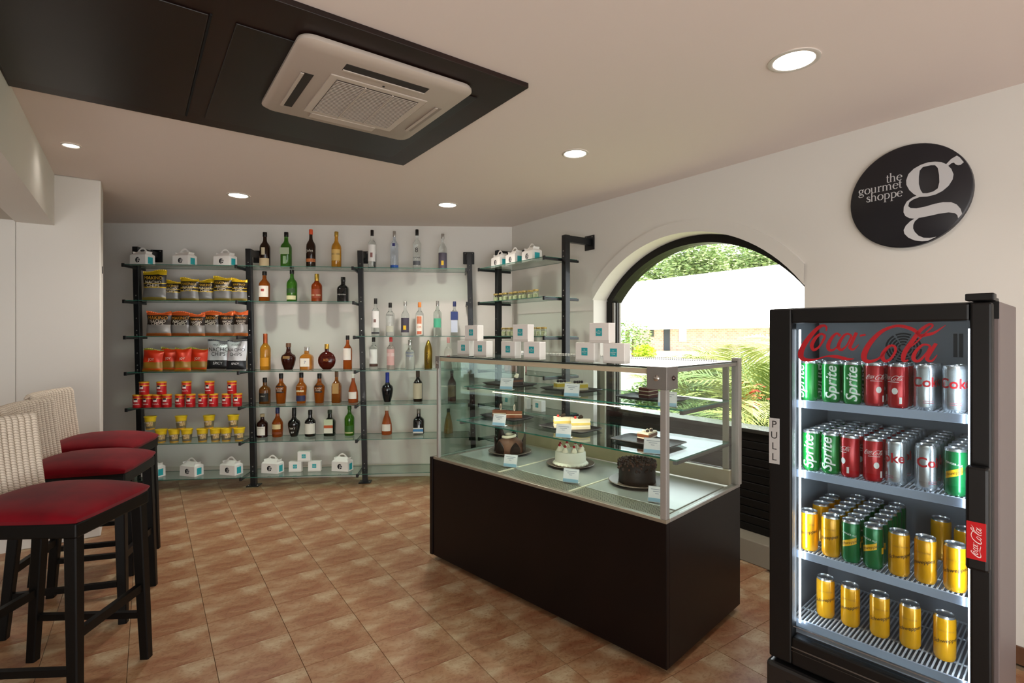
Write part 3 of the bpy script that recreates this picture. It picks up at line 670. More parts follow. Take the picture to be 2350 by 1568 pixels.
V(4, 1043, 692, 18, 'clear bottle with blue block label and navy cap', cap=('#232c5a', .4), labels=((.46, .7, .9, '#2f3f74'), (.1, .45, .8, '#c3cbdc')), sq=3.5)
V(3, 857.5, 774, 19, 'clear bottle with white label and dark brown foot band', labels=((.18, .62, 1.1, '#e9e7e4'), (.08, .16, 1.5, '#4a3026')))
V(3, 897, 771.5, 18.5, 'clear bottle with red cap and pink label', cap=('#c23a3a', .4), labels=((.12, .62, 1.1, '#d9a9a6'), (.4, .5, 1.12, '#efe6e4')), g='#f0e4e2')
V(3, 941, 781, 22, 'clear bottle with blue lettering and short neck', prof='squat', cap=SC, texts=(('ABSOLUT', .56, .22, '#2d4aa5'), ('VODKA', .45, .22, '#2d4aa5')))
t = thing('bottle', 'gold bullet shaped bottle beside the display case', 'bottle', on_shelf(U1, 983, 0, 3), 0)
b = MB(); R = .038; b.lathe([(.034, 0), (R, .006), (R, .16), (.0365, .175), (.033, .2), (.024, .235), (.012, .262), (.004, .273), (.0005, .275)], mat('#a88a3c', .28, .95), 24); b.obj('body', t, smooth=50)
b = MB(); v, f = text('VODKA', .034); bend([(-y_, .1+x_) for x_, y_ in v], f, R+.0008, INK, b); b.obj('lettering', t)
V(3, 1029, 774, 19, 'clear square bottle with pink neck seen over the display case', cap=('#cf8f8c', .5), g='#f0ebe8', sq=4, prof='squat')
V(2, 889, 855, 26, 'black round bellied bottle with long blue neck', prof='bulb', g='#0c0d12', tr=0, cap=('#1f2f86', .35), capz=.58)
V(2, 959, 851, 21.5, 'black bottle with cream label and hanging neck tag', prof='std', g='#120c0a', tr=0, cap=('#3a2a20', .5), labels=((.1, .6, 1.1, '#bdb39c'),), capz=.8)
V(2, 1037, 848.6, 19, 'dark brown rum bottle seen through the case glass, upper one', prof='std', g='#3a160c', tr=.2, cap=BK, labels=((.14, .52, 1.1, '#6e5533'),), texts=(('RUM', .34, .4, '#1b120c'),))
conebt(1, 887.6, 932.5, 24, 'orange cone shaped bottle with white cap in the third bay')
V(1, 961, 939, 25, 'black squarish bottle with silver cap and blue band', prof='squat', g='#0e0d0f', tr=0, sq=3, cap=('#8d8780', .3, .7), labels=((.05, .12, .9, '#d9d6d0'), (.12, .22, .9, '#3f7fb8'), (.22, .27, .9, '#d9d6d0')))
V(1, 1029, 938, 21.5, 'slender honey coloured cone bottle behind the case glass', prof='long', g='#b58a44', tr=.6, cap=('#3a3632', .5))
# ------------------------------------------------------------ snack bags
def bag(fr, yl, k, px, ytop, wpx, mats, lab, group, lines, lean=.1, rz=0., dy=0, crimp=None):
    p = on_shelf(fr, px, yl+dy, k); D = p.y; Hh = H-(ytop-HY)*D/F-p.z; Wd = wpx*D/F; Hh = min(Hh, .268)
    t = thing('snack_bag', lab, 'snack bag', p, fr.a+rz, group)
    nx, nz = 12, 14; vs = []; dp = min(.032, Wd*.2); sd = random.random()*9
    def sh(u, v, s):
        e = max(0, 1-(2*u-1)**2)**.6*max(0, min(1, min(v, 1-v)*6))**.6*(1+.18*math.sin(7*u+5*v+sd))
        wv = 1-.06*math.sin(PI*v)
        z = v*Hh+ (.010*math.sin(5*u+sd) if v > .9 else 0)*v
        return ((u-.5)*Wd*wv, -s*dp*e+lean*(v*Hh)*.6+(.004*math.sin(9*v+6*u+sd) if 0 < v else 0), max(0, z))
    for s in (1, -1):
        for j in range(nz+1):
            for i in range(nx+1): vs.append(sh(i/nx, j/nz, s))
    fs = []; q = (nx+1)*(nz+1)
    for s in (0, 1):
        for j in range(nz):
            for i in range(nx):
                a = s*q+j*(nx+1)+i; f = (a, a+1, a+nx+2, a+nx+1); fs.append(f if s == 0 else f[::-1])
    b = MB(); b.add(vs, fs, mats); y0 = min(v[1] for v in vs); fp_ = b.obj('foil_pouch', t, smooth=60)
    if crimp:
        c = MB(); N = 24; vv = []
        for i in range(N+1):
            u = i/N; x, y, z = sh(u, 1, 1)
            for dz in (-.012, .006): vv.append((x, y+(.0015 if i % 2 else -.0015)-.0012, z+dz))
        c.add(vv, [(2*i, 2*i+2, 2*i+3, 2*i+1) for i in range(N)], mat(crimp, .35, .2)); c.obj('top_seal', fp_)
    l = MB()
    for s, v0, sz, col in lines:
        def fn(x, y, z): 
            u = x/Wd+.5; a = sh(u, z/Hh, 1); return (a[0], a[1]-.0018, z)
        flat_text(l, s, sz*Wd, mat(col, .4), 0, v0*Hh, fn=fn)
    if lines: l.obj('lettering', fp_)['kind'] = 'stuff'
    return t
YM = ramp('yellow_chip_print', [(0, '#8a7a3a'), (.12, '#7b7a78'), (.42, '#c9a81f'), (.46, '#2a241c'), (.55, '#c9a81f'), (.58, '#2a241c'), (.84, '#d8b21c')], .3, .25, noise=.05)
OM = ramp('orange_chip_print', [(0, '#b0622c'), (.12, '#87837f'), (.46, '#2a2019'), (.84, '#d9602a')], .3, .25, noise=.05)
RM = ramp('red_chip_print', [(0, '#a87a1e'), (.07, '#d24a1d'), (.12, '#8f6a24'), (.40, '#cf3417'), (.93, '#8a8a2a')], .3, .15, noise=.10)
SM = ramp('silver_chip_print', [(0, '#9a9c9f'), (.05, '#222427'), (.33, '#c9ccd0'), (.96, '#333538')], .3, .35, noise=.03)
for i, (px, yt, w, rz) in enumerate(((354, 615, 52, 0), (394.6, 646, 38, .1), (434, 640, 42, -.05), (472, 643, 38, .1), (510.6, 637, 43, -.05), (549, 642, 34, .1))):
    bag(U1, -.06, 5, px, yt, w, YM, f'yellow and black bag of chips, {ordn[i]} from the left on its shelf'+(', the largest' if i == 0 else ''), 'yellow chip bags', (('MAKINO', .76, .2, '#c9a02a'), ('NACHO', .62, .18, '#ded6c2'), ('CHIPS', .50, .2, '#ded6c2')), crimp='#d4b01a', dy=(.05*(i % 2) if i < 5 else -.045), rz=rz)
for i, (px, yt, w, rz) in enumerate(((364, 717, 54, 0), (415, 718, 50, 0), (452, 721, 34, .1), (484, 717, 46, 0), (522, 718, 32, .2), (553, 716, 30, .3))):
    bag(U1, -.05, 4, px, yt, w, OM, f'orange and grey bag of chips, {ordn[i]} from the left on its shelf', 'orange chip bags', (('MAKINO', .76, .2, '#d08a2a'), ('NACHO', .62, .18, '#dcd2c4'), ('CHIPS', .52, .2, '#dcd2c4')), crimp='#e2642a', dy=(.06*(i % 2) if i < 5 else -.075), rz=rz)
for i, (px, yt, w, rz) in enumerate(((349, 803, 44, 0), (387, 800, 36, .1), (419, 800, 34, .15), (455, 801, 42, 0))):
    bag(U1, -.07, 3, px, yt, w, RM, f'red bag of snacks with green top edge, {ordn[i]} from the left', 'red snack bags', (('JOY', .55, .2, '#e8d9c9'),), crimp='#8f8a34', dy=.065*(i % 2), lean=.25, rz=rz)
for i, (px, w, nm) in enumerate(((502, 54, 'left'), (542, 44, 'right, against the post'))):
    bag(U1, -.03, 3, px, 779, w, SM, f'large silver bag of nacho chips, {nm}', 'silver nacho bags', (('MAKINO', .86, .12, '#3a3c40'), ('NACHO', .70, .24, '#222427'), ('CHIPS', .55, .24, '#222427'), ('SPICY', .24, .16, '#cfd1d3')), crimp='#3a3c40', lean=.2, dy=.015 if nm == 'left' else -.10)
# ------------------------------------------------------------ small red crisp tubs and yellow noodle cups
def make_tub(kind):
    t = thing(*(('crisp_tub', 'x', 'tub') if kind == 'r' else ('noodle_cup', 'x', 'cup')))
    b = MB()
    if kind == 'r':
        R, h = .0375, .112; b.lathe([(R*.97, 0), (R, .003), (R, h-.012), (R*.97, h-.008)], ramp('red_tub_print', [(0, '#b8151c'), (.72, '#e0a020'), (.80, '#c92a1c')], .35, .1), 22); tb_ = b.obj('tub', t, smooth=40)
        l = MB(); l.lathe([(R*1.03, h-.012), (R*1.05, h-.010), (R*1.05, h-.002), (R*.95, h)], mat('#d9a322', .4), 22); l.obj('lid', t, smooth=40)
        q = MB(); patch(q, R+.0008, .050, .078, .42, mat('#e9e2dc', .5)); patch(q, R+.0014, .066, .080, .34, mat('#1d1830', .5)); 
        v, f = text('ORIGINAL', .014); bend([(a, .030+b_) for a, b_ in v], f, R+.001, PAPER, q); q.obj('printed_badge', tb_)
    else:
        R, h = .0465, .116; b.lathe([(R*.72, 0), (R*.74, .003), (R*.97, h-.014), (R*1.0, h-.006)], ramp('noodle_cup_print', [(0, '#c99a2a'), (.10, '#6f6a58'), (.60, '#c9b23a'), (.68, '#e2c01e')], .4, noise=.06), 22); tb_ = b.obj('cup', t, smooth=40)
        l = MB(); l.lathe([(R*1.04, h-.010), (R*1.06, h-.008), (R*1.06, h-.002), (R*.98, h)], mat('#e3c31c', .4), 22); l.obj('lid', t, smooth=40)
        q = MB(); patch(q, R*.88+.004, .03, .072, .55, mat('#c8b27a', .5, var='#7d5a2a', vscale=120), ang=.55); v, f = text('NOODLES', .015); bend([(a-.012, .062+b_) for a, b_ in v], f, R*.92+.003, PAPER, q); q.obj('printed_badge', tb_)
    return t
def stack(kind, k, yl, low, top, hh, g, noun):
    first = None; n_ = 0
    for row, L, z in (('bottom row', low, 0), ('stacked on top', top, hh)):
        for i, px in enumerate(L):
            p = on_shelf(U1, px, yl, k); p.z += z+(.0006 if z else 0)
            lab = f'{noun}, {ordn[i]} from the left ' + ('in the bottom row' if z == 0 else 'of those stacked on top')
            if first is None: first = make_tub(kind); o = first; o.location = p
            else: o = dup(first, p)
            o.rotation_euler = (0, 0, random.uniform(-.25, .25)); o['label'] = lab; o['group'] = g
stack('r', 2, -.13, [316, 339.5, 361, 383, 413, 437.5, 466, 490, 520, 545], [331, 370.8, 428, 481, 532.4], .112, 'red crisp tubs', 'small red crisp tub with yellow lid')
stack('y', 1, -.12, [370, 400, 429, 465, 495, 519.5, 549], [345, 415.6, 480, 535.5], .116, 'yellow noodle cups', 'yellow instant noodle cup')
# ------------------------------------------------------------ bakery display case
ALU = mat('#aaa7a2', .35, .5); CREAM = mat('#b9ac92', .4); WEN = mat('#100706', .38, spec=.3, var='#0b0505', vscale=3); INOX = mat('#b9b9b6', .3, .5, bump=.05, bscale=200)
case = thing('display_case', 'glass fronted cake display case on a dark wood cabinet in the middle of the shop', 'display case', (CS.ox, CS.oy, 0), CS.a)
def cp_(nm, *b, m=ALU, bev=.002, par=None):
    k = MB(); k.bbox(*b, m, bev); return k.obj(nm, par or case)
Lc, Wc, zd, zt = 1.61, .744, .634, 1.262
cp_('plinth', .06, Lc-.06, .05, Wc-.05, 0, .05, m=mat('#0e0b0a', .6))
cp_('front_panel', .026, Lc, 0, .02, .03, .624, m=WEN); cp_('side_panel', 0, .026, -.006, Wc, .03, .634, m=WEN); cp_('side_panel', Lc-.02, Lc, .0205, Wc, .03, .624, m=WEN)
cp_('back_panel', .026, Lc-.02, Wc-.02, Wc, .03, .62, m=WEN)
cp_('rim', .03, Lc, -.002, .03, .6245, .640, m=mat('#9d9484', .3, .5)); cp_('rim', Lc-.03, Lc, .031, Wc, .6245, .640); cp_('rim', .03, .06, .031, Wc, .6245, .640)
cp_('deck', .06, Lc-.03, .03, Wc-.03, .58, .626, m=mat('#c2b79c', .35, .3))
for i in range(3):
    x0 = .075+i*.50; cp_('deck_plate', x0, x0+.488, .16, .66, .6265, .634, m=INOX)
    v = MB(); v.bbox(x0, x0+.488, .04, .150, .6265, .633, mat('#9c9787', .4, .5), .001)
    for a in range(7):
        for c in range(44): v.box(x0+.012+c*.0106, x0+.018+c*.0106, .047+a*.0145, .0535+a*.0145, .633, .6333, mat('#2f2c28', .8))
    o = v.obj('vent_strip', case); 
    if i: cp_('divider', x0-.011, x0-.001, .035, .70, .6265, .637, m=mat('#d8cfba', .4))
# frame
cp_('corner_post', .062, .082, .0, .02, .640, zt-.004); cp_('corner_post', Lc-.03, Lc-.002, .0, .028, .640, zt-.004)
cp_('corner_post', .06, .09, Wc-.035, Wc, .640, zt+.016); cp_('corner_post', Lc-.03, Lc+.008, Wc-.035, Wc, .640, zt+.016)
cp_('top_rail', .083, Lc-.031, .003, .018, zt-.030, zt-.008, m=CREAM); cp_('top_rail', Lc-.02, Lc-.004, .03, Wc-.036, zt-.024, zt-.007)
cp_('top_rail', .09, Lc-.031, Wc-.03, Wc-.01, zt-.03, zt-.006, m=CREAM); cp_('top_rail', .064, .078, .022, Wc-.036, zt-.024, zt-.007)
cp_('back_sill', .09, Lc-.031, Wc-.06, Wc-.03, .6345, .71, m=mat('#b3a382', .45)); 
for x0, x1, y in ((.10, .135, .70), (.78, .815, .70), (.745, .78, .718), (1.53, 1.56, .718)): cp_('door_stile', x0, x1, y, y+.014, .71, zt-.03, m=mat('#9b9688', .35, .5))
for x0, x1, y in ((.136, .779, .705), (.781, 1.529, .722)):
    g = MB(); g.box(x0, x1, y, y+.004, .712, zt-.031, GLASS); g.obj('sliding_door', case)
def pane(nm, b, edge=GEDGE):
    g = MB(); g.box(*b, GLASS); return g.obj(nm, case)
g = MB(); g.box(.083, Lc-.031, .006, .011, .641, zt-.031, GLASS); g.obj('front_glass', case)
g = MB(); g.box(.069, .074, .021, Wc-.037, .641, zt-.025, thin_glass('side_glass', '#dcebe6', .6, .05)); g.obj('side_glass', case)
g = MB(); g.box(Lc-.014, Lc-.009, .029, Wc-.037, .641, zt-.025, GLASS); g.obj('side_glass', case)
g = MB(); g.box(.060, Lc, -.002, Wc-.037, zt-.006, zt+.001, thin_glass('top_glass', '#e3eeeb', .75, .06), side=mat('#14201e', .2, coat=.5)); g.obj('top_glass', case)
for (a, b, s) in ((Lc-.088, Lc+.004, 1), (.058, .096, 0)):
    k = MB(); k.bbox(a, b, -.007, -.0025, zt-.092 if s else zt-.075, zt+.002, mat('#8f8c88', .35, .6), .002)
    if s: k.bbox(Lc+.0005, Lc+.005, -.006, .085, zt-.092, zt+.002, mat('#85807c', .35, .6), .002)
    cpl = k.obj('corner_plate', case)
    q = MB(); q.lathe([(.013, 0), (.013, .004), (.007, .008)], mat('#c9c6c2', .2, .9), 16, M=Matrix.Translation(((a+b)/2 if s else a+.02, -.0072, zt-.045)) @ Matrix.Rotation(PI/2, 4, 'X')); q.obj('bolt', cpl, smooth=40)
    if s: q = MB(); q.lathe([(.010, 0), (.010, .004), (.006, .008)], mat('#5c4b48', .2, .9), 16, M=Matrix.Translation((Lc+.0052, .045, zt-.045)) @ Matrix.Rotation(PI/2, 4, 'Y')); q.obj('bolt', cpl, smooth=40)
for z, y0 in ((1.065, .21), (.855, .148)):
    g = MB(); g.box(.075, Lc-.035, y0, .695, z-.007, z, GSHELF, side=mat('#1f7a66', .2, trans=.2, coat=.4)); g.obj('glass_shelf', case)
    for x in (.088, Lc-.06):
        k = MB(); k.bbox(x, x+.02, y0+.012, .705, z-.026, z-.0075, mat('#5f5d5a', .35, .6), .002); k.obj('shelf_arm', case)
LEDM = mat('#ffe9c9', .5, emit=2.6)
k = MB(); k.bbox(.30, Lc-.14, .247, .255, 1.038, 1.043, LEDM, .002); k.obj('led_tube', case)
k = MB()
for i in range(110): k.sphere((.11+i*.0128, .70, zt+.0055), .0042, mat('#f4f1ea', .3), 3)
o = k.obj('bead_trim', case); o['kind'] = 'stuff'
la = bpy.data.lights.new('case_tube', 'AREA'); la.shape = 'RECTANGLE'; la.size = 1.1; la.size_y = .015; la.energy = 3.0; la.color = (1, .9, .75)
lo = bpy.data.objects.new('case_tube', la); C.objects.link(lo); lo.parent = case; lo.location = (.87, .252, 1.034)
# ------------------------------------------------------------ cakes and platters
def csp(x, y, z): return CS.w(x, y, z)
PLT = mat('#77645b', .4)
def plate(p, r, lab):
    t = thing('plate', lab, 'plate', p, 0); b = MB()
    b.lathe([(r*.55, 0), (r*.74, .002), (r*.97, .014), (r, .016), (r*.98, .018), (r*.77, .007), (.001, .006)], PLT, 40); b.obj('dish', t, smooth=40); return t
def shard(b, x, y, z0, h, w, lean, az, m):
    M = Matrix.Translation((x, y, z0)) @ Matrix.Rotation(az, 4, 'Z') @ Matrix.Rotation(lean, 4, 'X')
    n = 6; vs = []
    for i in range(n+1):
        v = i/n; ww = w*math.sin(PI*(.35+.62*v))
        vs += [(-ww, .004*math.sin(3*v), h*v), (ww, .004*math.sin(3*v+.5), h*v), (-ww, .004+.004*math.sin(3*v), h*v), (ww, .004+.004*math.sin(3*v+.5), h*v)]
    fs = []
    for i in range(n):
        a = 4*i; fs += [(a, a+1, a+5, a+4), (a+2, a+6, a+7, a+3), (a, a+4, a+6, a+2), (a+1, a+3, a+7, a+5)]
    b.add(vs, fs+[(0, 2, 3, 1)], m, M)
CH, CHL, CRM = mat('#2a1610', .35, coat=.2), mat('#7a5240', .6, bump=.3, bscale=60), mat('#f0e2c8', .55, bump=.15, bscale=40)
p = csp(.278, .422, .6345); plate(p, .14, 'taupe round plate under the domed chocolate cake'); P1 = p.copy(); P1.z += .0075
c = thing('cake', 'domed milk chocolate cake with dark chocolate shards and cream swirl', 'cake', P1)
b = MB(); b.lathe([(.088, 0), (.092, .01), (.088, .045), (.074, .072), (.045, .090), (.001, .096)], CHL, 32); b.obj('sponge', c, smooth=50)
for az, h in ((.4, .085), (1.3, .12), (2.2, .14), (-2.3, .08), (-1.2, .07), (3.0, .09), (-.3, .13)):
    b = MB(); shard(b, .099*math.cos(az), .099*math.sin(az), .004, h, .034, .03, az-PI/2+PI, CH); b.obj('chocolate_shard', c, smooth=40)
b = MB(); b.tube(smooth([(-.045, -.02, .098), (-.02, -.045, .100), (.02, -.03, .103), (.03, .01, .103), (-.01, .02, .108), (-.02, -.01, .112), (.005, -.012, .114)], 4), .010, CRM, 8); b.obj('cream_swirl', c, smooth=50)
p = csp(.754, .446, .6345); plate(p, .14, 'taupe round plate under the white cream cake')
p.z += .0075; c = thing('cake', 'round white cream cake topped with red cherries', 'cake', p)
b = MB(); b.lathe([(.095, 0), (.100, .008), (.096, .016), (.090, .02), (.088, .07), (.084, .078), (.06, .080), (.001, .081)], mat('#f5efe0', .5, bump=.12, bscale=30), 40); b.obj('frosting', c, smooth=50)
for i in range(8):
    a = 2*PI*i/8+.2; x, y = .066*math.cos(a), .066*math.sin(a)
    b = MB(); b.lathe([(.017, .079), (.019, .086), (.014, .094), (.010, .101), (.003, .108), (.001, .110)], mat('#f7ecd2', .5), 12, M=Matrix.Translation((x, y, 0))); b.obj('cream_rosette', c, smooth=50)
    b = MB(); b.sphere((x, y, .112), .0085, mat('#a3151c', .2, coat=.5), 6); b.obj('cherry', c, smooth=180)
for i in range(26):
    a = 2*PI*i/26; b = MB(); b.sphere((.096*math.cos(a), .096*math.sin(a), .007), .0085, mat('#f5efe0', .5), 4, sc=(1, 1, .8)); b.obj('piped_bead', c, smooth=180)
p = csp(1.225, .40, .6345); plate(p, .145, 'taupe round plate under the dark crumb topped cake')
p.z += .0075; c = thing('cake', 'tall dark chocolate cake with rough crumbled chocolate on top', 'cake', p)
b = MB(); b.lathe([(.090, 0), (.094, .005), (.092, .02), (.092, .098), (.088, .104), (.001, .105)], mat('#1a0f0b', .5, bump=.4, bscale=70), 40); b.obj('sponge', c, smooth=50)
b = MB(); rr = random.Random(3)
for i in range(420):
    a = rr.random()*2*PI; r = .093*math.sqrt(rr.random()); z = .106+rr.random()*.016*(1.2-r/.1)
    if i % 4 == 0: r = .094; z = .07+rr.random()*.04
    b.sphere((r*math.cos(a), r*math.sin(a), z), .0045+.003*rr.random(), mat('#3a231b' if i % 3 else '#5a3a2c', .6), 3)
o = b.obj('crumbs', c); o['kind'] = 'stuff'
SL = mat('#262223', .5, spec=.3)
def platter(p, lab, rz=.0, L_=.165, W_=.10):
    t = thing('platter', lab, 'platter', p, CS.a+rz); b = MB(); vs = []
    for (kx, ky, z) in ((.86, .82, 0), (.90, .86, .004), (1, 1, .012), (.985, .975, .015), (.86, .80, .006)):
        for i in range(4):
            sx, sy = ((-1, -1), (1, -1), (1, 1), (-1, 1))[i]
            for q in range(4):
                a = PI+PI/2*i+PI/2*q/3; vs.append((sx*(L_*kx-.02)+.02*math.cos(a), sy*(W_*ky-.02)+.02*math.sin(a), z))
    n = 16; fs = [(j*n+i, j*n+(i+1) % n, (j+1)*n+(i+1) % n, (j+1)*n+i) for j in range(4) for i in range(n)]+[tuple(reversed(range(n))), tuple(4*n+i for i in range(n))]
    b.add(vs, fs, SL); b.obj('dish', t, smooth=30); return t
def slice_(p, rz, L_, W_, layers, lab, top=None, name='cake_slice'):
    """wedge cut from a layer cake"""
    t = thing(name, lab, 'cake', p, rz); z = 0
    for i, (h, m) in enumerate(layers):
        b = MB(); e = .0015 if i % 2 else 0; l, w = L_/2-e, W_/2-e
        vs = [(-l, -w, z), (-l, w, z), (l, .010-e, z), (l, -.010+e, z), (-l, -w, z+h), (-l, w, z+h), (l, .010-e, z+h), (l, -.010+e, z+h)]
        b.add(vs, [(0, 1, 2, 3), (7, 6, 5, 4), (0, 3, 7, 4), (3, 2, 6, 7), (2, 1, 5, 6), (1, 0, 4, 5)], m); b.obj('layer', t); z += h+.0001
    if top: top(t, z)
    return t
def OF(a, b): return Vector((a*CS.c-b*CS.s, a*CS.s+b*CS.c, .0062))
RED, YEL, IVO, BRN, DKC = mat('#5e2018', .8, bump=.4, bscale=120), mat('#e3c43a', .6, bump=.2), mat('#eadfbf', .6), mat('#7a4424', .6, bump=.2), mat('#241310', .4)
sl1 = csp(.26, .435, 1.066); platter(sl1, 'dark rectangular platter on the upper glass shelf at left')
def t1(t, z):
    b = MB(); b.tube([(-.01, 0, z), (0, 0, z+.012), (.01, .005, z+.02), (.0, .01, z+.028)], [.012, .014, .010, .004], CRM, 8); b.obj('cream', t, smooth=60)
slice_(sl1+OF(.045, .02), .5, .09, .05, ((.018, DKC), (.012, BRN), (.012, DKC)), 'small dark chocolate slice with cream curl on the upper left platter', t1)
sl2 = csp(.738, .47, 1.066); platter(sl2, 'dark rectangular platter in the middle of the upper glass shelf')
def t2(t, z):
    for i in range(4):
        b = MB(); b.sphere((-.03+i*.014, .004*(-1)**i, z+.008), .009, mat('#1b1220', .3), 6); b.obj('berry', t, smooth=180)
slice_(sl2+OF(.05, .02), .3, .10, .06, ((.012, IVO), (.020, YEL), (.006, IVO)), 'yellow glazed slice with dark berries, right one on the upper middle platter', t2)
slice_(sl2+OF(-.06, .0), .3, .10, .06, ((.012, IVO), (.020, YEL), (.006, IVO)), 'yellow glazed slice with dark berries, left one on the upper middle platter', t2)
sl3 = csp(1.29, .44, 1.066); platter(sl3, 'dark rectangular platter on the upper glass shelf at right')
def t3(t, z): b = MB(); b.sphere((0, 0, z+.008), .009, mat('#a3201c', .3), 6); b.obj('cherry', t, smooth=180)
slice_(sl3+OF(-.025, .02), .6, .10, .065, ((.014, RED), (.004, IVO), (.014, RED), (.004, IVO), (.014, RED)), 'red velvet layer slice on the upper right platter', t3)
sl4 = csp(.25, .42, .856); platter(sl4, 'dark rectangular platter on the lower glass shelf at left')
def t4(t, z):
    b = MB(); b.tube([(.0, .02*math.cos(a), z+.020+.02*math.sin(a)) for a in [2*PI*i/18 for i in range(18)]], .0022, CRM, 6, closed=True); b.obj('white_chocolate_ring', t, smooth=60)
slice_(sl4+OF(-.045, -.01), -.2, .10, .055, ((.018, BRN), (.005, IVO), (.018, BRN)), 'brown mousse slice with white ring, left one on the lower left platter', t4)
slice_(sl4+OF(.05, .02), -.2, .10, .055, ((.018, BRN), (.005, IVO), (.018, BRN)), 'brown mousse slice with white ring, right one on the lower left platter', t4)
sl5 = csp(.788, .40, .856); platter(sl5, 'dark rectangular platter in the middle of the lower glass shelf')
def t5(t, z):
    b = MB(); b.sphere((-.03, 0, z+.007), .008, mat('#b3302a', .3), 6); b.obj('cherry', t, smooth=180)
    b = MB(); shard(b, .0, 0, z, .024, .018, .5, .6, CH); b.obj('chocolate_shard', t)
WL = ((.014, IVO), (.008, mat('#f6efe2', .5)), (.014, mat('#e8cf72', .6)), (.008, mat('#f6efe2', .5)), (.012, IVO))
slice_(sl5+OF(-.05, .0), 0, .11, .07, WL, 'white cream layer slice with cherry, left one on the lower middle platter', t5)
slice_(sl5+OF(.06, .02), -.1, .11, .07, WL, 'white cream layer slice with cherry, right one on the lower middle platter', t5)
sl6 = csp(1.30, .38, .856); platter(sl6, 'dark rectangular platter on the lower glass shelf at right')
def t6(t, z):
    for i in range(5): b = MB(); b.sphere((-.04+i*.016, .006*(-1)**i, z+.005), .009, CH if i % 2 else CRM, 5); b.obj('topping', t, smooth=180)
slice_(sl6+OF(-.01, .03), .7, .11, .07, ((.014, DKC), (.008, CRM), (.014, BRN), (.008, CRM)), 'brown and cream layer slice with chocolate curls on the lower right platter', t6)
# price cards
cards = ((1161, 895, 1.0655, 'upper glass shelf, left'), (1311, 913, 1.0655, 'upper glass shelf, middle'), (1531, 935, 1.0655, 'upper glass shelf, right'),
         (1144, 978, .8555, 'lower glass shelf, left'), (1292, 1008, .8555, 'lower glass shelf, middle'), (1498, 1042, .8555, 'lower glass shelf, right'),
         (1170, 1074, .6345, 'display case floor, by the chocolate dome cake'), (1309, 1110, .6345, 'display case floor, before the white cake'), (1508, 1156, .6345, 'display case floor, beside the corner post'))
pc = None
for px, py, z, w in cards:
    p = onZ(px, py, z)
    l = CS.l(p); y = max(l[1], {1.0655: .235, .8555: .175, .6345: .05}[z]); p = CS.w(CS.sx(px, y), y, z+(.0042 if z < .7 else .0012))
    lab = f'white and blue price card, {w}'
    if pc is None:
        pc = thing('price_card', lab, 'price card', p, CS.a+.35); T_ = Matrix.Rotation(-.28, 4, 'X')
        b = MB(); b.box(-.042, .042, -.001, .001, 0, .070, mat('#e9edf0', .2, trans=.3), M=T_)
        b.box(-.042, .042, .001, .035, -.0008, .0004, mat('#e9edf0', .2, trans=.3)); b.obj('acrylic_stand', pc)
        b = MB(); b.box(-.040, .040, -.0018, -.0012, .002, .068, mat('#f1f3f4', .5), M=T_); b.box(-.040, .040, -.0022, -.0019, .002, .018, mat('#9fcbe2', .5), M=T_)
        for i in range(3): b.box(-.03+.01*i, .03-.012*i, -.0022, -.0019, .055-.009*i, .0575-.009*i, mat('#8c97a6', .6), M=T_)
        b.obj('printed_card', pc)
    else: dup(pc, p, None, lab)
    
# ------------------------------------------------------------ drinks fridge
BK1 = mat('#0c0c0d', .4, spec=.4); SIDE = mat('#6f6361', .45, .1); LIN = mat('#8a9099', .5)
fg = thing('drinks_fridge', 'tall black glass door drinks fridge with red script lettering and lit shelves', 'fridge', (FR.ox, FR.oy, 0), FR.a)
def fp(nm, *b, m=BK1, bev=.003, par=None):
    k = MB(); k.bbox(*b, m, bev); return k.obj(nm, par or fg)
FW, FD, FT = .568, .50, 1.487
fp('side_wall', -.004, .035, .055, FD, .03, FT, m=SIDE); fp('side_wall', FW-.027, FW+.010, .055, FD, .03, FT, m=SIDE)
fp('back_wall', .036, FW-.028, FD-.03, FD, .03, FT-.03, m=LIN); fp('top_wall', .036, FW-.028, .055, FD, 1.452, FT, m=BK1)
fp('front_bezel', -.003, FW+.009, .053, .0545, 1.44, FT, m=BK1, bev=.0005)
fp('floor_wall', .036, FW-.028, .055, FD-.031, .345, .385, m=LIN)
fp('kick_panel', -.006, FW+.008, -.012, .054, .035, .285, m=mat('#1b1a1b', .3, coat=.3), bev=.012)
k = MB()
for i in range(14): k.box(.06, FW-.06, -.0135, -.0118, .07+i*.013, .076+i*.013, mat('#050505', .8))
o = k.obj('kick_grille', fg)
for x in (.03, FW-.03): k = MB(); k.lathe([(.02, 0), (.022, .006), (.012, .01), (.012, .034)], mat('#222222', .5), 12); o = k.obj('foot', fg); o.location = (x, .10, 0)
for x in (.03, FW-.03): k = MB(); k.lathe([(.02, 0), (.022, .006), (.012, .01), (.012, .034)], mat('#222222', .5), 12); o = k.obj('foot', fg); o.location = (x, FD-.06, 0)
fp('hinge_cover', FW-.055, FW+.004, -.0, .052, 1.4885, 1.508, m=BK1)
fp('hinge_cover', FW-.05, FW-.0, .056, .15, 1.4885, 1.500, m=BK1)
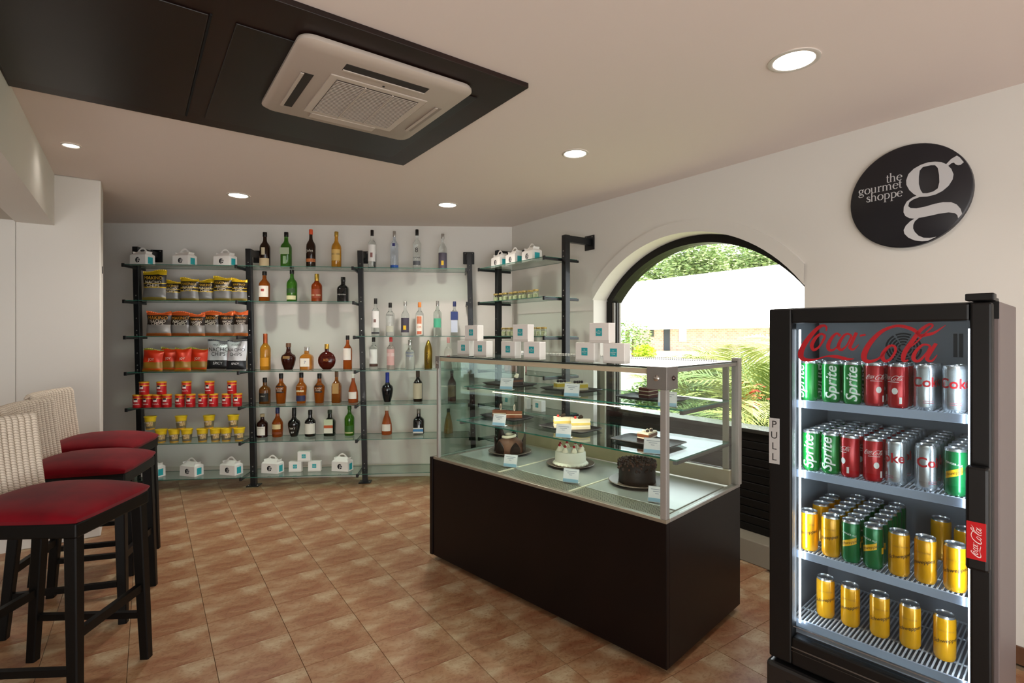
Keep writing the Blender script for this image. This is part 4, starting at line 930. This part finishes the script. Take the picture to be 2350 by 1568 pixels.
# door
dz0, dz1, gx0, gx1, gz0, gz1 = .297, 1.4835, .073, .523, .390, 1.434
door = fp('door_frame', 0, gx0, 0, .048, dz0, dz1, bev=.006)
fp('door_stile', gx1, FW, 0, .048, dz0, dz1, bev=.006, par=door); fp('door_rail', gx0, gx1, 0, .048, gz1, dz1, bev=.006, par=door); fp('door_rail', gx0, gx1, 0, .048, dz0, gz0, bev=.006, par=door)
k = MB(); k.box(gx0+.001, gx1-.001, .012, .0125, gz0+.03, gz0+.033, mat('#8d8d8d', .3, .7)); k.box(gx0, gx1, -.001, .0, gz0-.035, gz0-.031, mat('#6f6d6c', .3, .7)); k.box(gx0, gx1, -.001, .0, gz0-.046, gz0-.044, mat('#4a4948', .3, .7)); k.obj('metal_strip', door)
k = MB(); k.box(gx0+.001, gx1-.001, .020, .024, gz0+.001, gz1-.001, thin_glass('fridge_glass', '#eef3f4', .45, .02)); k.obj('door_glass', door)
fp('pull_plate', .001, .035, -.0015, -.0002, .957, 1.112, m=mat('#cfcfcf', .3, .4), bev=.0004, par=door)
k = MB()
for i, ch in enumerate('PULL'): flat_text(k, ch, .034, mat('#1b1b1b', .4), .018, 1.09-i*.037, -.0018)
k.obj('lettering', door)
fp('lock_housing', .518, .566, -.034, -.0005, .775, 1.05, bev=.008, par=door)
fp('badge', .5205, .560, -.0355, -.0343, .806, .905, m=mat('#c0121c', .3, coat=.3), bev=.0005, par=door)
k = MB(); cola(k, mat('#f2e9e6', .4), .082, x=.540, z=.8555, rot=PI/2, y=-.0358); k.obj('badge_lettering', door)
# big script on the door glass
k = MB(); s_ = 1; zo = []
def m6(a, b): return FR.xz(1740+a*.2998, 660+b*.2998, .0185)
RDT = mat('#a3141f', .4)
for pts, w in cola_strokes(m6):
    D = FR.oy+sum(p[0] for p in pts)/len(pts)*FR.s
    k.ribbon(pts, [i*.2998*D/F*1.25 for i in w], RDT, y=.0185)
k.obj('door_lettering', door)
# inside
fp('evaporator_cover', .06, .50, .30, .468, 1.19, 1.45, m=mat('#6f7277', .5))
k = MB(); q = mat('#15171b', .6)
for r in (.012, .021, .030, .039, .048): 
    for a in range(6):
        k.ribbon([(.318+r*math.cos(t), 1.352+r*math.sin(t)) for t in [PI/3*a+.07+(PI/3-.14)*i/6 for i in range(7)]], [.0055]*7, q, y=.2988)
k.obj('fan_grille', fg)
k = MB(); 
for i in range(2): k.box(.448+i*.014, .458+i*.014, .2978, .2996, 1.325, 1.40, q)
k.obj('vent', fg)
LM = mat('#eef4ff', .5, emit=7)
def ledstrip(x, nm):
    k = MB(); k.bbox(x-.003, x+.003, .052, .058, gz0+.03, gz1-.02, LM, .001); o = k.obj(nm, fg)
    a = bpy.data.lights.new('fridge_led', 'AREA'); a.shape = 'RECTANGLE'; a.size = .012; a.size_y = .98; a.energy = 1.0; a.color = (.88, .94, 1)
    l = bpy.data.objects.new('fridge_led', a); C.objects.link(l); l.parent = fg; l.location = (x+(.008 if x < .3 else -.008), .064, .91)
    l.rotation_euler = (Matrix.Rotation(.75 if x > .3 else -.75, 3, 'Z') @ Matrix.Rotation(PI/2, 3, 'X')).to_euler()
ledstrip(.080, 'led_strip'); ledstrip(.5165, 'led_strip')
fp('side_liner', .0355, .0385, .056, .469, .386, 1.451, m=LIN, bev=.001); fp('side_liner', FW-.0305, FW-.0275, .056, .469, .386, 1.451, m=LIN, bev=.001)
SZ = (1.172, .935, .660, .425); WIRE = mat('#c9d2dc', .4)
for z in SZ:
    k = MB(); k.bbox(.046, FW-.036, .062, .067, z-.024, z+.002, mat('#aebdd4', .35), .001); k.bbox(.046, FW-.036, .460, .466, z-.008, z-.002, WIRE, .001)
    for y in (.17, .34): k.bbox(.046, FW-.036, y, y+.005, z-.010, z-.005, WIRE, .001)
    k.obj('shelf_rail', fg); k = MB(); x = .050
    while x < FW-.04: k.box(x, x+.0035, .0672, .4598, z-.005, z-.0005, WIRE); x += .0118
    o = k.obj('shelf_wires', fg); o['kind'] = 'stuff'
# cans
CR, CH_ = .0275, .134
def can_proto(kind):
    nm = {'lime': '#147a2f', 'cola': '#b3121b', 'silver': '#b9c0c6', 'ginger': '#0f6a38', 'tonic': '#dd9f0c'}[kind]
    met = {'silver': .75}.get(kind, .3)
    body = MB(); m = mat(nm, .25, met, coat=.3)
    body.lathe([(.021, 0), (.0235, .001), (.0257, .006), (CR, .012), (CR, .119), (.0260, .1265)], m, 28, caps=True)
    lid = MB(); AL = mat('#c4c7ca', .25, .9)
    lid.lathe([(.0258, .1262), (.0246, .131), (.0250, .134), (.0240, .134), (.0230, .130), (.001, .1302)], AL, 28, caps=False)
    tab = MB(); tab.lathe([(.008, .1305), (.008, .1325), (.003, .1325)], AL, 12, ys=1.5)
    pr = MB(); WH = mat('#e8ece8', .4)
    if kind == 'lime':
        v, f = text('Sprite', .047, shear=.25, off=.012); bend([(-b_-.002, .064+a_) for a_, b_ in v], f, CR+.0004, WH, pr)
    elif kind == 'cola':
        t = MB(); cola(t, WH, .058, z=.092, R=CR+.0004); pr.add(t.v, t.f, WH)
        bend([(.008*math.cos(q*PI/8)+.006, .052+.010*math.sin(q*PI/8)) for q in range(16)], [tuple(range(16))], CR+.0004, WH, pr); patch(pr, CR+.0003, .014, .034, .12, WH, ang=.75); patch(pr, CR+.0004, .079, .0805, .6, WH)
    elif kind == 'silver':
        v, f = text('Coke', .040, off=.022); bend([(a_, .083+b_) for a_, b_ in v], f, CR+.0004, mat('#b0141d', .35), pr); patch(pr, CR+.0003, .022, .024, .5, mat('#a65a6a', .4)); patch(pr, CR+.0003, .028, .0295, .5, mat('#a65a6a', .4))
    elif kind == 'ginger':
        patch(pr, CR+.0003, .056, .076, .75, mat('#e5b11c', .4), slant=.012); v, f = text('Schweppes', .013, shear=.15); bend([(a_, .066+b_+a_*.40) for a_, b_ in v], f, CR+.0007, mat('#3a2a10', .4), pr)
        v, f = text('GINGER ALE', .0075); bend([(a_, .092+b_-a_*.2) for a_, b_ in v], f, CR+.0004, WH, pr); patch(pr, CR+.0003, .05, .07, .2, mat('#e5b11c', .4), ang=1.5)
    else:
        v, f = text('Schweppes', .0155, shear=.1, off=.01); bend([(a_, .063+b_+a_*.25) for a_, b_ in v], f, CR+.0004, mat('#2e1d06', .4), pr)
        v, f = text('TONIC WATER', .0065); bend([(a_, .091+b_) for a_, b_ in v], f, CR+.0004, mat('#7a5a1c', .4), pr)
    return body.mesh('can_body', 40), lid.mesh('can_lid', 40), tab.mesh('pull_tab', 40), pr.mesh('can_print')
KIND = {'lime': 'green lemon-lime soda can', 'cola': 'red cola can', 'silver': 'silver diet cola can', 'ginger': 'green ginger ale can', 'tonic': 'yellow tonic can'}
PRO = {}
def can(kind, x, y, z, lab, grp, full=True, spin=0):
    if kind not in PRO: PRO[kind] = can_proto(kind)
    p = FR.w(x, y, z); t = thing('soda_can', lab, 'can', p, -.66+spin, grp); bm, lm, tm, pm = PRO[kind]
    b_ = put('can_body', bm, t); l_ = put('lid', lm, t)
    if full: put('pull_tab', tm, l_); put('lettering', pm, b_)
rows = ('front row', 'second row', 'third row', 'fourth row', 'fifth row', 'sixth row')
colw = ('first', 'second', 'third', 'fourth', 'fifth', 'sixth', 'seventh')
def shelf_cans(si, shelf, pxs, kinds, depth, y0=.105, gaps=(), spins=None):
    for c_, (px, kd) in enumerate(zip(pxs, kinds)):
        x = FR.sx(px, y0)
        for r_ in range(depth[c_]):
            if (c_, r_) in gaps: continue
            can(kd, x, y0+r_*.0595, SZ[si]+.0004, f'{KIND[kd]}, {shelf} fridge shelf, {colw[c_]} column from left, {rows[r_]}', f'cans on the {shelf} fridge shelf', r_ < 2, (spins[c_] if spins else 0) if r_ == 0 else random.uniform(-1, 1))
shelf_cans(0, 'top', (1857, 1908, 1955.5, 2006, 2061, 2122, 2190), ('lime',)*3+('cola',)*2+('silver',)*2, (3,)*7, spins=(-.9, .2, .15, .3, -.5, .35, .1))
shelf_cans(1, 'second', (1862, 1907, 1951, 2003, 2056, 2125, 2193), ('lime', 'lime', 'cola', 'cola', 'silver', 'silver', 'ginger'), (6,)*7, spins=(-.1, -.25, -.9, .2, -.7, .7, -.2))
shelf_cans(2, 'third', (1857, 1907, 1953, 2004, 2063, 2124, 2192), ('tonic', 'tonic', 'ginger', 'ginger', 'tonic', 'tonic', 'tonic'), (5, 6, 6, 6, 1, 5, 4), gaps={(0, 1), (5, 1), (5, 2), (5, 3), (6, 1), (6, 2)}, spins=(-.1, -.3, -.1, -.35, .2, -.35, -.05))
shelf_cans(3, 'bottom', (1894.5, 1951.5, 2019, 2088.5, 2168), ('tonic',)*5, (1,)*5, y0=.16, spins=(.1, -.2, .15, -.1, .1))
# ------------------------------------------------------------ round wall sign
sg = thing('shop_sign', 'round black wall sign reading the gourmet shoppe with a large white letter g', 'sign', WR.w(3.282, -.004, 2.063), WR.a)
SB = mat('#1c1b21', .35); SW = mat('#c4c3c5', .45)
b = MB(); b.lathe([(.246, -.012), (.246, .018), (.240, .022)], SB, 64, M=Matrix.Rotation(PI/2, 4, 'X') @ Matrix.Translation((0, 0, .0))); 
b.obj('disc', sg, smooth=40)
SXY = lambda a: (lambda r: (r[0]-3.282, r[1]-2.063))(WR.xz(1920+a[0]*.2041, 300+a[1]*.2041, -.027))
b = MB()
for part in GP:
    t = MB(); t.poly([[SXY(a) for a in lp] for lp in part], .003, SW)
    for v in t.v: v.y -= .0235
    b.add(t.v, t.f, SW)
b.obj('letter_g', sg)
# seriffed small lettering drawn stroke by stroke (x height 1)
def bowl(cx, cy, rx, ry, a0=0, a1=360, th=.20, tn=.07, n=18):
    P = []; Wd = []
    for i in range(n+1):
        a = math.radians(a0+(a1-a0)*i/n); P.append((cx+rx*math.cos(a), cy+ry*math.sin(a))); Wd.append(tn+(th-tn)*abs(math.cos(a))**1.3)
    return P, Wd
def ln(*p, w=.17): return list(p), [w]*len(p)
GL = {'t': (.52, [ln((.22, 1.32), (.22, .2)), ([(.22, .25), (.25, .08), (.36, .02), (.52, .1)], [.17, .14, .1, .05]), ln((.02, .96), (.5, .96), w=.07)]),
 'h': (1.08, [ln((.2, 1.6), (.2, 0)), ([(.2, .7), (.36, .94), (.58, .98), (.74, .84), (.78, .6)], [.06, .08, .13, .16, .17]), ln((.78, .62), (.78, 0)), ln((.02, .03), (.38, .03), w=.06), ln((.6, .03), (.96, .03), w=.06), ln((.04, 1.56), (.2, 1.56), w=.06)]),
 'e': (.88, [ln((.14, .56), (.78, .56), w=.06), bowl(.44, .5, .36, .48, 8, 320)]),
 'o': (.98, [bowl(.48, .5, .40, .49)]), 'r': (.72, [ln((.22, 1), (.22, 0)), ([(.22, .6), (.34, .86), (.5, .98), (.66, .92)], [.06, .08, .11, .17]), ln((.02, .03), (.44, .03), w=.06), ln((.04, .96), (.2, .96), w=.06)]),
 'u': (1.08, [ln((.2, .98), (.2, .3)), ([(.2, .35), (.26, .1), (.44, .0), (.62, .06), (.78, .28)], [.17, .15, .1, .07, .06]), ln((.78, .98), (.78, 0)), ln((.02, .96), (.2, .96), w=.06), ln((.6, .96), (.78, .96), w=.06), ln((.78, .03), (.94, .03), w=.06)]),
 'p': (1.02, [ln((.22, .98), (.22, -.55)), bowl(.5, .5, .38, .48, -150, 150), ln((.02, -.52), (.44, -.52), w=.06), ln((.04, .96), (.2, .96), w=.06)]),
 's': (.74, [(smooth([(.62, .80), (.46, .96), (.22, .88), (.18, .70), (.38, .54), (.60, .40), (.62, .16), (.40, .02), (.14, .12), (.10, .28)], 3), [.07+.12*math.sin(PI*i/27) for i in range(28)])]),
 'g': (.98, [bowl(.42, .66, .30, .32), ln((.22, .42), (.14, .26), w=.07), ([(.14, .26), (.24, .14), (.6, .10), (.80, -.02)], [.08, .14, .16, .12]), bowl(.44, -.20, .40, .22, 0, 360, th=.11, tn=.08), ln((.66, .86), (.9, .96), w=.09)])}
GL['m'] = (1.66, [ln((.2, 1), (.2, 0)), ([(.2, .7), (.36, .94), (.56, .98), (.72, .84), (.76, .6)], [.06, .08, .13, .16, .17]), ln((.76, .62), (.76, 0)), ([(.76, .7), (.92, .94), (1.12, .98), (1.3, .84), (1.34, .6)], [.06, .08, .13, .16, .17]), ln((1.34, .62), (1.34, 0)), ln((.02, .03), (.38, .03), w=.06), ln((.6, .03), (.92, .03), w=.06), ln((1.18, .03), (1.52, .03), w=.06)])
b = MB()
for wd_, (xe, ye) in (('the', (740, 553)), ('gourmet', (735, 640)), ('shoppe', (745, 735))):
    ex, ez = SXY((xe, ye)); xh = .0275; L_ = sum(GL[c][0] for c in wd_)*xh; x = ex-L_
    for c in wd_:
        for P, Wd in GL[c][1]: b.ribbon([(x+a*xh, ez+z*xh) for a, z in P], [i*xh for i in Wd], SW, y=-.0236)
        x += GL[c][0]*xh
b.obj('small_lettering', sg)
# ------------------------------------------------------------ bar stools
LEG = mat('#070605', .42, spec=.25); VEL = mat('#780414', .85, sheen=.08, spec=.15, var='#5c030f', vscale=6, bump=.08, bscale=30)
def wicker():
    m = bpy.data.materials.new('twisted_paper_cord'); m.use_nodes = True; nt = m.node_tree; b = nt.nodes['Principled BSDF']
    b.inputs['Roughness'].default_value = .8
    tc = nt.nodes.new('ShaderNodeTexCoord'); mp = nt.nodes.new('ShaderNodeMapping'); mp.inputs['Rotation'].default_value = (.6, .5, 0)
    w = nt.nodes.new('ShaderNodeTexWave'); w.inputs['Scale'].default_value = 36; w.bands_direction = 'Z'; w.inputs['Distortion'].default_value = .6
    cr = nt.nodes.new('ShaderNodeValToRGB'); e = cr.color_ramp.elements; e[0].color = lin('#b8aa98'); e[1].color = lin('#e0d4c3'); e[0].position = .05; e[1].position = .5
    bp = nt.nodes.new('ShaderNodeBump'); bp.inputs['Distance'].default_value = .002; bp.inputs['Strength'].default_value = .5
    nt.links.new(tc.outputs['Object'], mp.inputs[0]); nt.links.new(mp.outputs[0], w.inputs[0]); nt.links.new(w.outputs['Fac'], cr.inputs[0]); nt.links.new(cr.outputs[0], b.inputs['Base Color'])
    nt.links.new(w.outputs['Fac'], bp.inputs['Height']); nt.links.new(bp.outputs[0], b.inputs['Normal']); return m
WK = wicker()
def leg(x0, y0, x1, y1, z1, w0=.036, w1=.044):
    b = MB(); vs = []
    for (x, y, z, w) in ((x0, y0, 0, w0), (x0*.4+x1*.6, y0*.4+y1*.6, z1*.6, w1*.95), (x1, y1, z1, w1)):
        h = w/2; q = .004
        for a, c in ((-h+q, -h), (h-q, -h), (h, -h+q), (h, h-q), (h-q, h), (-h+q, h), (-h, h-q), (-h, -h+q)): vs.append((x+a, y+c, z))
    b.add(vs, [(j*8+i, j*8+(i+1) % 8, (j+1)*8+(i+1) % 8, (j+1)*8+i) for j in (0, 1) for i in range(8)]+[tuple(reversed(range(8))), tuple(range(16, 24))], LEG)
    return b
def bar(b, p, q, w, h):
    p, q = Vector(p), Vector(q); d = (q-p).normalized(); u = d.cross(Vector((0, 0, 1))).normalized()*w/2; v = Vector((0, 0, h/2))
    b.add([p-u-v, p+u-v, p+u+v, p-u+v, q-u-v, q+u-v, q+u+v, q-u+v], [(0, 1, 2, 3), (7, 6, 5, 4), (0, 4, 5, 1), (1, 5, 6, 2), (2, 6, 7, 3), (3, 7, 4, 0)], LEG)
def stool(x, y, rz, lab):
    t = thing('bar_stool', lab, 'bar stool', (x, y, 0), rz, 'bar stools along the left side')
    ft = {(1, -1): (.215, -.197), (1, 1): (.215, .197), (-1, -1): (-.255, -.20), (-1, 1): (-.255, .20)}
    tp = {(1, -1): (.195, -.178), (1, 1): (.195, .178), (-1, -1): (-.20, -.178), (-1, 1): (-.20, .178)}
    for k in ft: leg(*ft[k], *tp[k], .668 if k[0] == 1 else .668).obj('leg', t)
    at = lambda k, z: (ft[k][0]+(tp[k][0]-ft[k][0])*z/.668, ft[k][1]+(tp[k][1]-ft[k][1])*z/.668, z)
    for a, c, z in (((1, -1), (1, 1), .315), ((-1, -1), (-1, 1), .30), ((1, -1), (-1, -1), .19), ((1, 1), (-1, 1), .19)):
        b = MB(); bar(b, at(a, z), at(c, z), .022, .034 if a[0] == c[0] else .026); b.obj('stretcher', t)
    b = MB(); b.bbox(-.222, .222, -.203, .203, .668, .722, LEG, .006); b.obj('seat_frame', t)
    # saddle cushion
    n = 22; vs = []; 
    for j in range(n+1):
        for i in range(n+1):
            u, v = math.sin(PI/2*(-1+2*i/n)), math.sin(PI/2*(-1+2*j/n)); e = (max(0, 1-abs(u)**3.2)*max(0, 1-abs(v)**3.2))**.4
            q = 1-.045*(u*v)**4
            vs.append((u*.236*q, v*.216*q, .738+.062*e*(1-.22*u*u-.22*v*v)))
    o = len(vs)
    for j in range(n+1):
        for i in range(n+1): u, v = math.sin(PI/2*(-1+2*i/n)), math.sin(PI/2*(-1+2*j/n)); q = 1-.045*(u*v)**4; vs.append((u*.228*q, v*.208*q, .7225))
    fs = []
    for j in range(n):
        for i in range(n): a = j*(n+1)+i; fs += [(a, a+1, a+n+2, a+n+1), (o+a, o+a+n+1, o+a+n+2, o+a+1)]
    rim = [i for i in range(n+1)]+[(j)*(n+1)+n for j in range(1, n+1)]+[n*(n+1)+i for i in range(n-1, -1, -1)]+[j*(n+1) for j in range(n-1, 0, -1)]
    for a, c in zip(rim, rim[1:]+rim[:1]): fs.append((a, c, c+o, a+o))
    b = MB(); b.add(vs, fs, VEL); b.obj('cushion', t, smooth=70)
    # woven back: core panel and cords over it
    def bx(y_, z_): return -.225-.035*(1-(y_/.21)**2)-.10*(max(0, z_-.74)) 
    b = MB(); N = 16; vs = []
    for i in range(N+1):
        y_ = -.208+.416*i/N
        for z_, d in ((.66, 0), (.9, 0), (1.03, .0), (1.03, -.022), (.9, -.024), (.66, -.024)): vs.append((bx(y_, z_)+d, y_, z_))
    fs = []
    for i in range(N):
        for k in range(6): a = i*6+k; c = i*6+(k+1) % 6; fs.append((a, c, c+6, a+6))
    b.add(vs, fs+[tuple(range(6)), tuple(reversed(range(N*6, N*6+6)))], mat('#a89a86', .85)); bkr = b.obj('backrest', t)
    pts = [(0, 0, .725), (-.012, 0, .82), (-.024, 0, .92), (-.033, 0, 1.0), (-.036, 0, 1.035), (-.042, 0, 1.050), (-.052, 0, 1.053), (-.062, 0, 1.045), (-.066, 0, 1.02), (-.063, 0, .9), (-.055, 0, .70)]
    cb_ = MB(); cb_.tube([(p[0]+.016, p[1], p[2]) for p in smooth(pts, 3)], .0128, WK, 8); cm = cb_.mesh('cord', 60)
    for i in range(18):
        y_ = -.200+.400*i/17; put('cord', cm, bkr, (bx(y_, .74)-.004, y_, 0))
    return t
stool(-1.785, 2.058, math.radians(3.2), 'black bar stool with red velvet seat and woven cream back, nearest the viewer')
stool(-2.145, 2.666, math.radians(16.9), 'black bar stool with red velvet seat and woven cream back, middle of three')
stool(-2.47, 3.17, math.radians(16), 'black bar stool with red velvet seat and woven cream back, farthest of three')
# ------------------------------------------------------------ outdoors
gr = MB(); gr.box(-2, 60, 5.6, 90, -.3, -.06, mat('#b5b09c', .9, var='#a8ab88', vscale=.4), M=None)
o = gr.obj('garden_ground', loc=(0, 0, 0)); struct(o)
gb = MB(); a = WR.w(9.6, .31, 0); gb.add([(WR.w(x, y, z)) for z in (-.3, -.0605) for x, y in ((-1, .31), (9.6, .31), (9.6, 9), (-1, 9))], [(0, 1, 2, 3), (7, 6, 5, 4), (0, 4, 5, 1), (1, 5, 6, 2), (2, 6, 7, 3), (3, 7, 4, 0)], mat('#b9ad94', .95, var='#9c9a78', vscale=2)); struct(gb.obj('planting_bed_ground'))
def AT(px, py, D): return Vector(((px-CX)/F*D, D, H-(py-HY)*D/F))
bl = thing('brick_building', 'low pinkish brick building with a broad white roof beyond the garden', 'building', (AT(1600, 800, 45).x, 45, -.06))
ox, oy, oz = bl.location
def loc(px, py, D): v = AT(px, py, D); return (v.x-ox, v.y-oy, v.z-oz)
BR = bpy.data.materials.new('brick_wall'); BR.use_nodes = True; nt = BR.node_tree; bt = nt.nodes.new('ShaderNodeTexBrick'); bt.inputs['Scale'].default_value = 1.6
bt.inputs['Color1'].default_value = lin('#dcb7a6'); bt.inputs['Color2'].default_value = lin('#c99c8a'); bt.inputs['Mortar'].default_value = lin('#e2d6ca')
tc = nt.nodes.new('ShaderNodeTexCoord'); mp = nt.nodes.new('ShaderNodeMapping'); mp.inputs['Rotation'].default_value = (PI/2, 0, 0)
nt.links.new(tc.outputs['Object'], mp.inputs[0]); nt.links.new(mp.outputs[0], bt.inputs[0]); nt.links.new(bt.outputs[0], nt.nodes['Principled BSDF'].inputs['Base Color'])
x0 = loc(1490, 800, 45)[0]; x1 = loc(2000, 800, 45)[0]
b = MB(); b.box(x0, x1, 0, 6, 0, 2.45, BR); b.obj('brick_wall', bl)
xa, xb = loc(1523, 0, 45)[0], loc(1537, 0, 45)[0]; b = MB(); b.bbox(xa, xb, -.10, -.02, .02, 2.2, mat('#3a3f4a', .5), .02); b.obj('door', bl)
xa, xb = loc(1557, 0, 45)[0], loc(1575, 0, 45)[0]; b = MB(); b.bbox(xa, xb, -.10, -.02, .75, 1.95, mat('#dfe6ec', .3), .02); b.obj('window', bl)
xa, xb = loc(1492, 0, 45)[0], loc(1500, 0, 45)[0]; b = MB(); b.bbox(xa, xb, -.10, -.02, 1.2, 1.8, mat('#4a5048', .5), .02); b.obj('window', bl)
rf = MB(); e0, e1, r1, r0 = loc(1380, 751, 43), loc(2050, 741, 43), loc(2050, 575, 55), loc(1380, 657, 62)
rf.add([e0, e1, r1, r0]+[(p[0], p[1], p[2]-.25) for p in (e0, e1, r1, r0)], [(0, 1, 2, 3), (7, 6, 5, 4), (0, 4, 5, 1), (1, 5, 6, 2), (2, 6, 7, 3), (3, 7, 4, 0)], mat('#f7f6f2', .6)); rf.obj('roof', bl)
LF = [mat('#5d8a2a', .6), mat('#86a83a', .6), mat('#3f6b22', .6)]
def leafcloud(name, lab, cat, spots, n, size, mats, seed, base, group=None, trunk=None):
    rr = random.Random(seed); t = thing(name, lab, cat, base, 0, group); b = MB(); tot = sum(s[3]*s[4]*s[5] for s in spots)
    for (cx, cy, cz, rx, ry, rz) in spots:
        for _ in range(int(n*rx*ry*rz/tot)):
            v = Vector((rr.gauss(0, 1), rr.gauss(0, 1), rr.gauss(0, 1))).normalized()*(rr.random()**.35)
            c_ = Vector((cx+v.x*rx, cy+v.y*ry, cz+v.z*rz)); q = Matrix.Rotation(rr.random()*6.3, 3, 'Z') @ Matrix.Rotation(rr.gauss(.6, .6), 3, 'X'); s = size*(.6+.8*rr.random())
            b.add([c_+q @ Vector(a) for a in ((-s*.5, 0, 0), (0, -s*.25, .05*s), (s*.5, 0, 0), (0, s*.25, .05*s))], [(0, 1, 2, 3)], mats[rr.randrange(len(mats))])
    o = b.obj('foliage', t); o['kind'] = 'stuff'
    k = MB()
    for (x, y, z0, z1, r) in (trunk or [(0, 0, 0, spots[0][2], size*.5)]): k.tube([(x*.6, y*.6, z0), (x*.8, y*.8, (z0+z1)/2), (x, y, z1)], [r, r*.8, r*.5], mat('#5a4a38', .9), 7)
    k.obj('trunk', t)
for i, (px, py, D, r) in enumerate(((1440, 655, 70, 3.4), (1515, 618, 84, 4.4), (1595, 590, 70, 3.9), (1682, 588, 86, 4.7), (1765, 592, 71, 3.9), (1845, 600, 86, 4.6))):
    v = AT(px, py, D); z = v.z+.06
    leafcloud('tree', f'leafy green tree behind the white roof, {ordn[i]} from the left', 'tree', [(0, 0, z, r, r*.8, r*.55), (-r*.4, 0, z-r*.35, r*.8, r*.6, r*.5), (r*.4, 0, z-r*.4, r*.8, r*.6, r*.5)], 4200, .55, [mat('#93a56a', .8), mat('#aab888', .8), mat('#768f55', .8)], 30+i, (v.x, v.y, -.06), 'trees beyond the building')
for i, (px, py, D, r, cl) in enumerate(((1452, 778, 26, 1.0, 0), (1420, 770, 30, 1.3, 0), (1478, 812, 20, .45, 1))):
    v = AT(px, py, D); leafcloud('bush', ('round olive green bush left of the brick building', 'taller bush at the far left of the garden view', 'low lime bush on the gravel by the building')[i], 'bush', [(0, 0, max(.3, v.z+.06), r, r, r*.8)], 900, .14, [mat('#7d9a4a', .7), mat('#55702f', .7)] if not cl else [mat('#b3c83a', .6)], 60+i, (v.x, v.y, -.06))
def frond_mesh(L_, n, mtl, seed):
    rr = random.Random(seed); b = MB(); arch = .55+.3*rr.random(); sp = []
    for i in range(13):
        s = i/12; sp.append(Vector((L_*s*(1-.12*s), .03*math.sin(4*s+seed), L_*(arch*s*1.25-1.05*s*s))))
    b.tube(sp, [.006*(1-.8*i/12) for i in range(13)], mtl, 4)
    for k in range(n):
        s = .14+.86*k/n; i = min(11, int(s*12)); p = sp[i].lerp(sp[i+1], s*12-i); d = (sp[i+1]-sp[i]).normalized()
        ll = L_*.38*math.sin(PI*(.15+.8*s))
        for sd in (-1, 1):
            w = d.cross(Vector((0, 0, 1))).normalized()*sd; tip = p+w*ll*.8+d*ll*.55+Vector((0, 0, -ll*.30+ll*.25*rr.random())); md = p.lerp(tip, .5)+Vector((0, 0, ll*.12)); q = d*.010
            b.add([p-q*.4, md-q, tip, md+q, p+q*.4], [(0, 1, 4), (1, 3, 4), (1, 2, 3)], mtl)
    return b.mesh('frond')
PM = [mat('#8f9a4c', .6), mat('#6c8245', .6), mat('#a9ae68', .6)]
FM = [frond_mesh(1.0, 26, PM[i % 3], i) for i in range(5)]
pr_ = random.Random(5)
def palm(px, D, sc, lab, nf=13, hue=0):
    v = AT(px, 0, D); t = thing('palm', lab, 'palm', (v.x, v.y, -.06), 0, 'garden palms outside the window')
    for i in range(nf):
        o = put('frond', FM[(i+hue) % 5], t, (0, 0, .10+.45*sc*(i % 3)/3)); o.rotation_euler = (pr_.uniform(-.2, .2), -pr_.uniform(.35, 1.2), 2*PI*i/nf+pr_.uniform(-.3, .3)); k = sc*pr_.uniform(.85, 1.2); o.scale = (k, k, k)
    b = MB()
    for i in range(5): a = 1.3*i; b.tube([(.05*math.cos(a), .05*math.sin(a), 0), (.07*math.cos(a), .07*math.sin(a), .25*sc), (.05*math.cos(a), .05*math.sin(a), .55*sc)], [.03, .024, .018], mat('#8a9a3a', .6), 7)
    b.obj('stems', t)
for i, (px, D, sc) in enumerate(((1505, 9.5, .8), (1590, 7.4, 1.05), (1625, 9.0, 1.1), (1680, 7.2, 1.1), (1722, 5.6, 1.15), (1760, 6.6, 1.35), (1800, 5.2, 1.2), (1850, 6.8, 1.3), (1560, 6.0, .75), (1690, 4.9, .85), (1745, 4.5, .8))):
    palm(px, D, sc, f'yellow green palm outside the arched window, {ordn[i] if i < 11 else i} one', hue=i)
for i, (px, D, r, cl) in enumerate(((1500, 8.0, .5, 0), (1560, 8.2, .5, 1), (1640, 8.0, .55, 1), (1700, 6.2, .55, 0), (1750, 5.4, .5, 0), (1660, 5.2, .45, 0), (1600, 6.4, .45, 0), (1530, 5.4, .4, 0), (1480, 5.2, .4, 0), (1800, 4.6, .5, 0))):
    v = AT(px, 0, D); leafcloud('shrub', f'leafy shrub in the bed below the arched window, {ordn[i]} planted', 'shrub', [(0, 0, .36, r*1.1, r*.9, .36), (.1, 0, .6, r*.7, r*.6, .22)], 3200, .055, [mat('#c9cfa8', .6), mat('#9ab85a', .6)] if cl else [mat('#55703a', .7), mat('#7f9448', .7), mat('#3d5528', .7)], 80+i, (v.x, v.y, -.06), 'garden shrubs outside the window')
b = MB(); rr = random.Random(9); v = AT(1725, 0, 5.0); t = thing('flowering_plant', 'low plant with reddish leaves outside beside the fridge', 'plant', (v.x, v.y, -.06))
for i in range(60):
    a = rr.random()*6.3; r = .16*rr.random(); z = .75+.25*rr.random(); q = Matrix.Rotation(a, 3, 'Z') @ Matrix.Rotation(rr.random(), 3, 'X'); s = .035
    b.add([Vector((r*math.cos(a), r*math.sin(a), z))+q @ Vector(c) for c in ((-s, 0, 0), (0, -s*.4, 0), (s, 0, 0), (0, s*.4, 0))], [(0, 1, 2, 3)], mat('#a8422a' if i % 3 else '#c97a3a', .6))
b.obj('leaves', t)['kind'] = 'stuff'; b = MB(); b.tube([(0, 0, 0), (.02, 0, .4), (0, 0, .85)], .012, mat('#5a4a38', .8), 6); b.obj('stem', t)
bpy.context.view_layer.update()
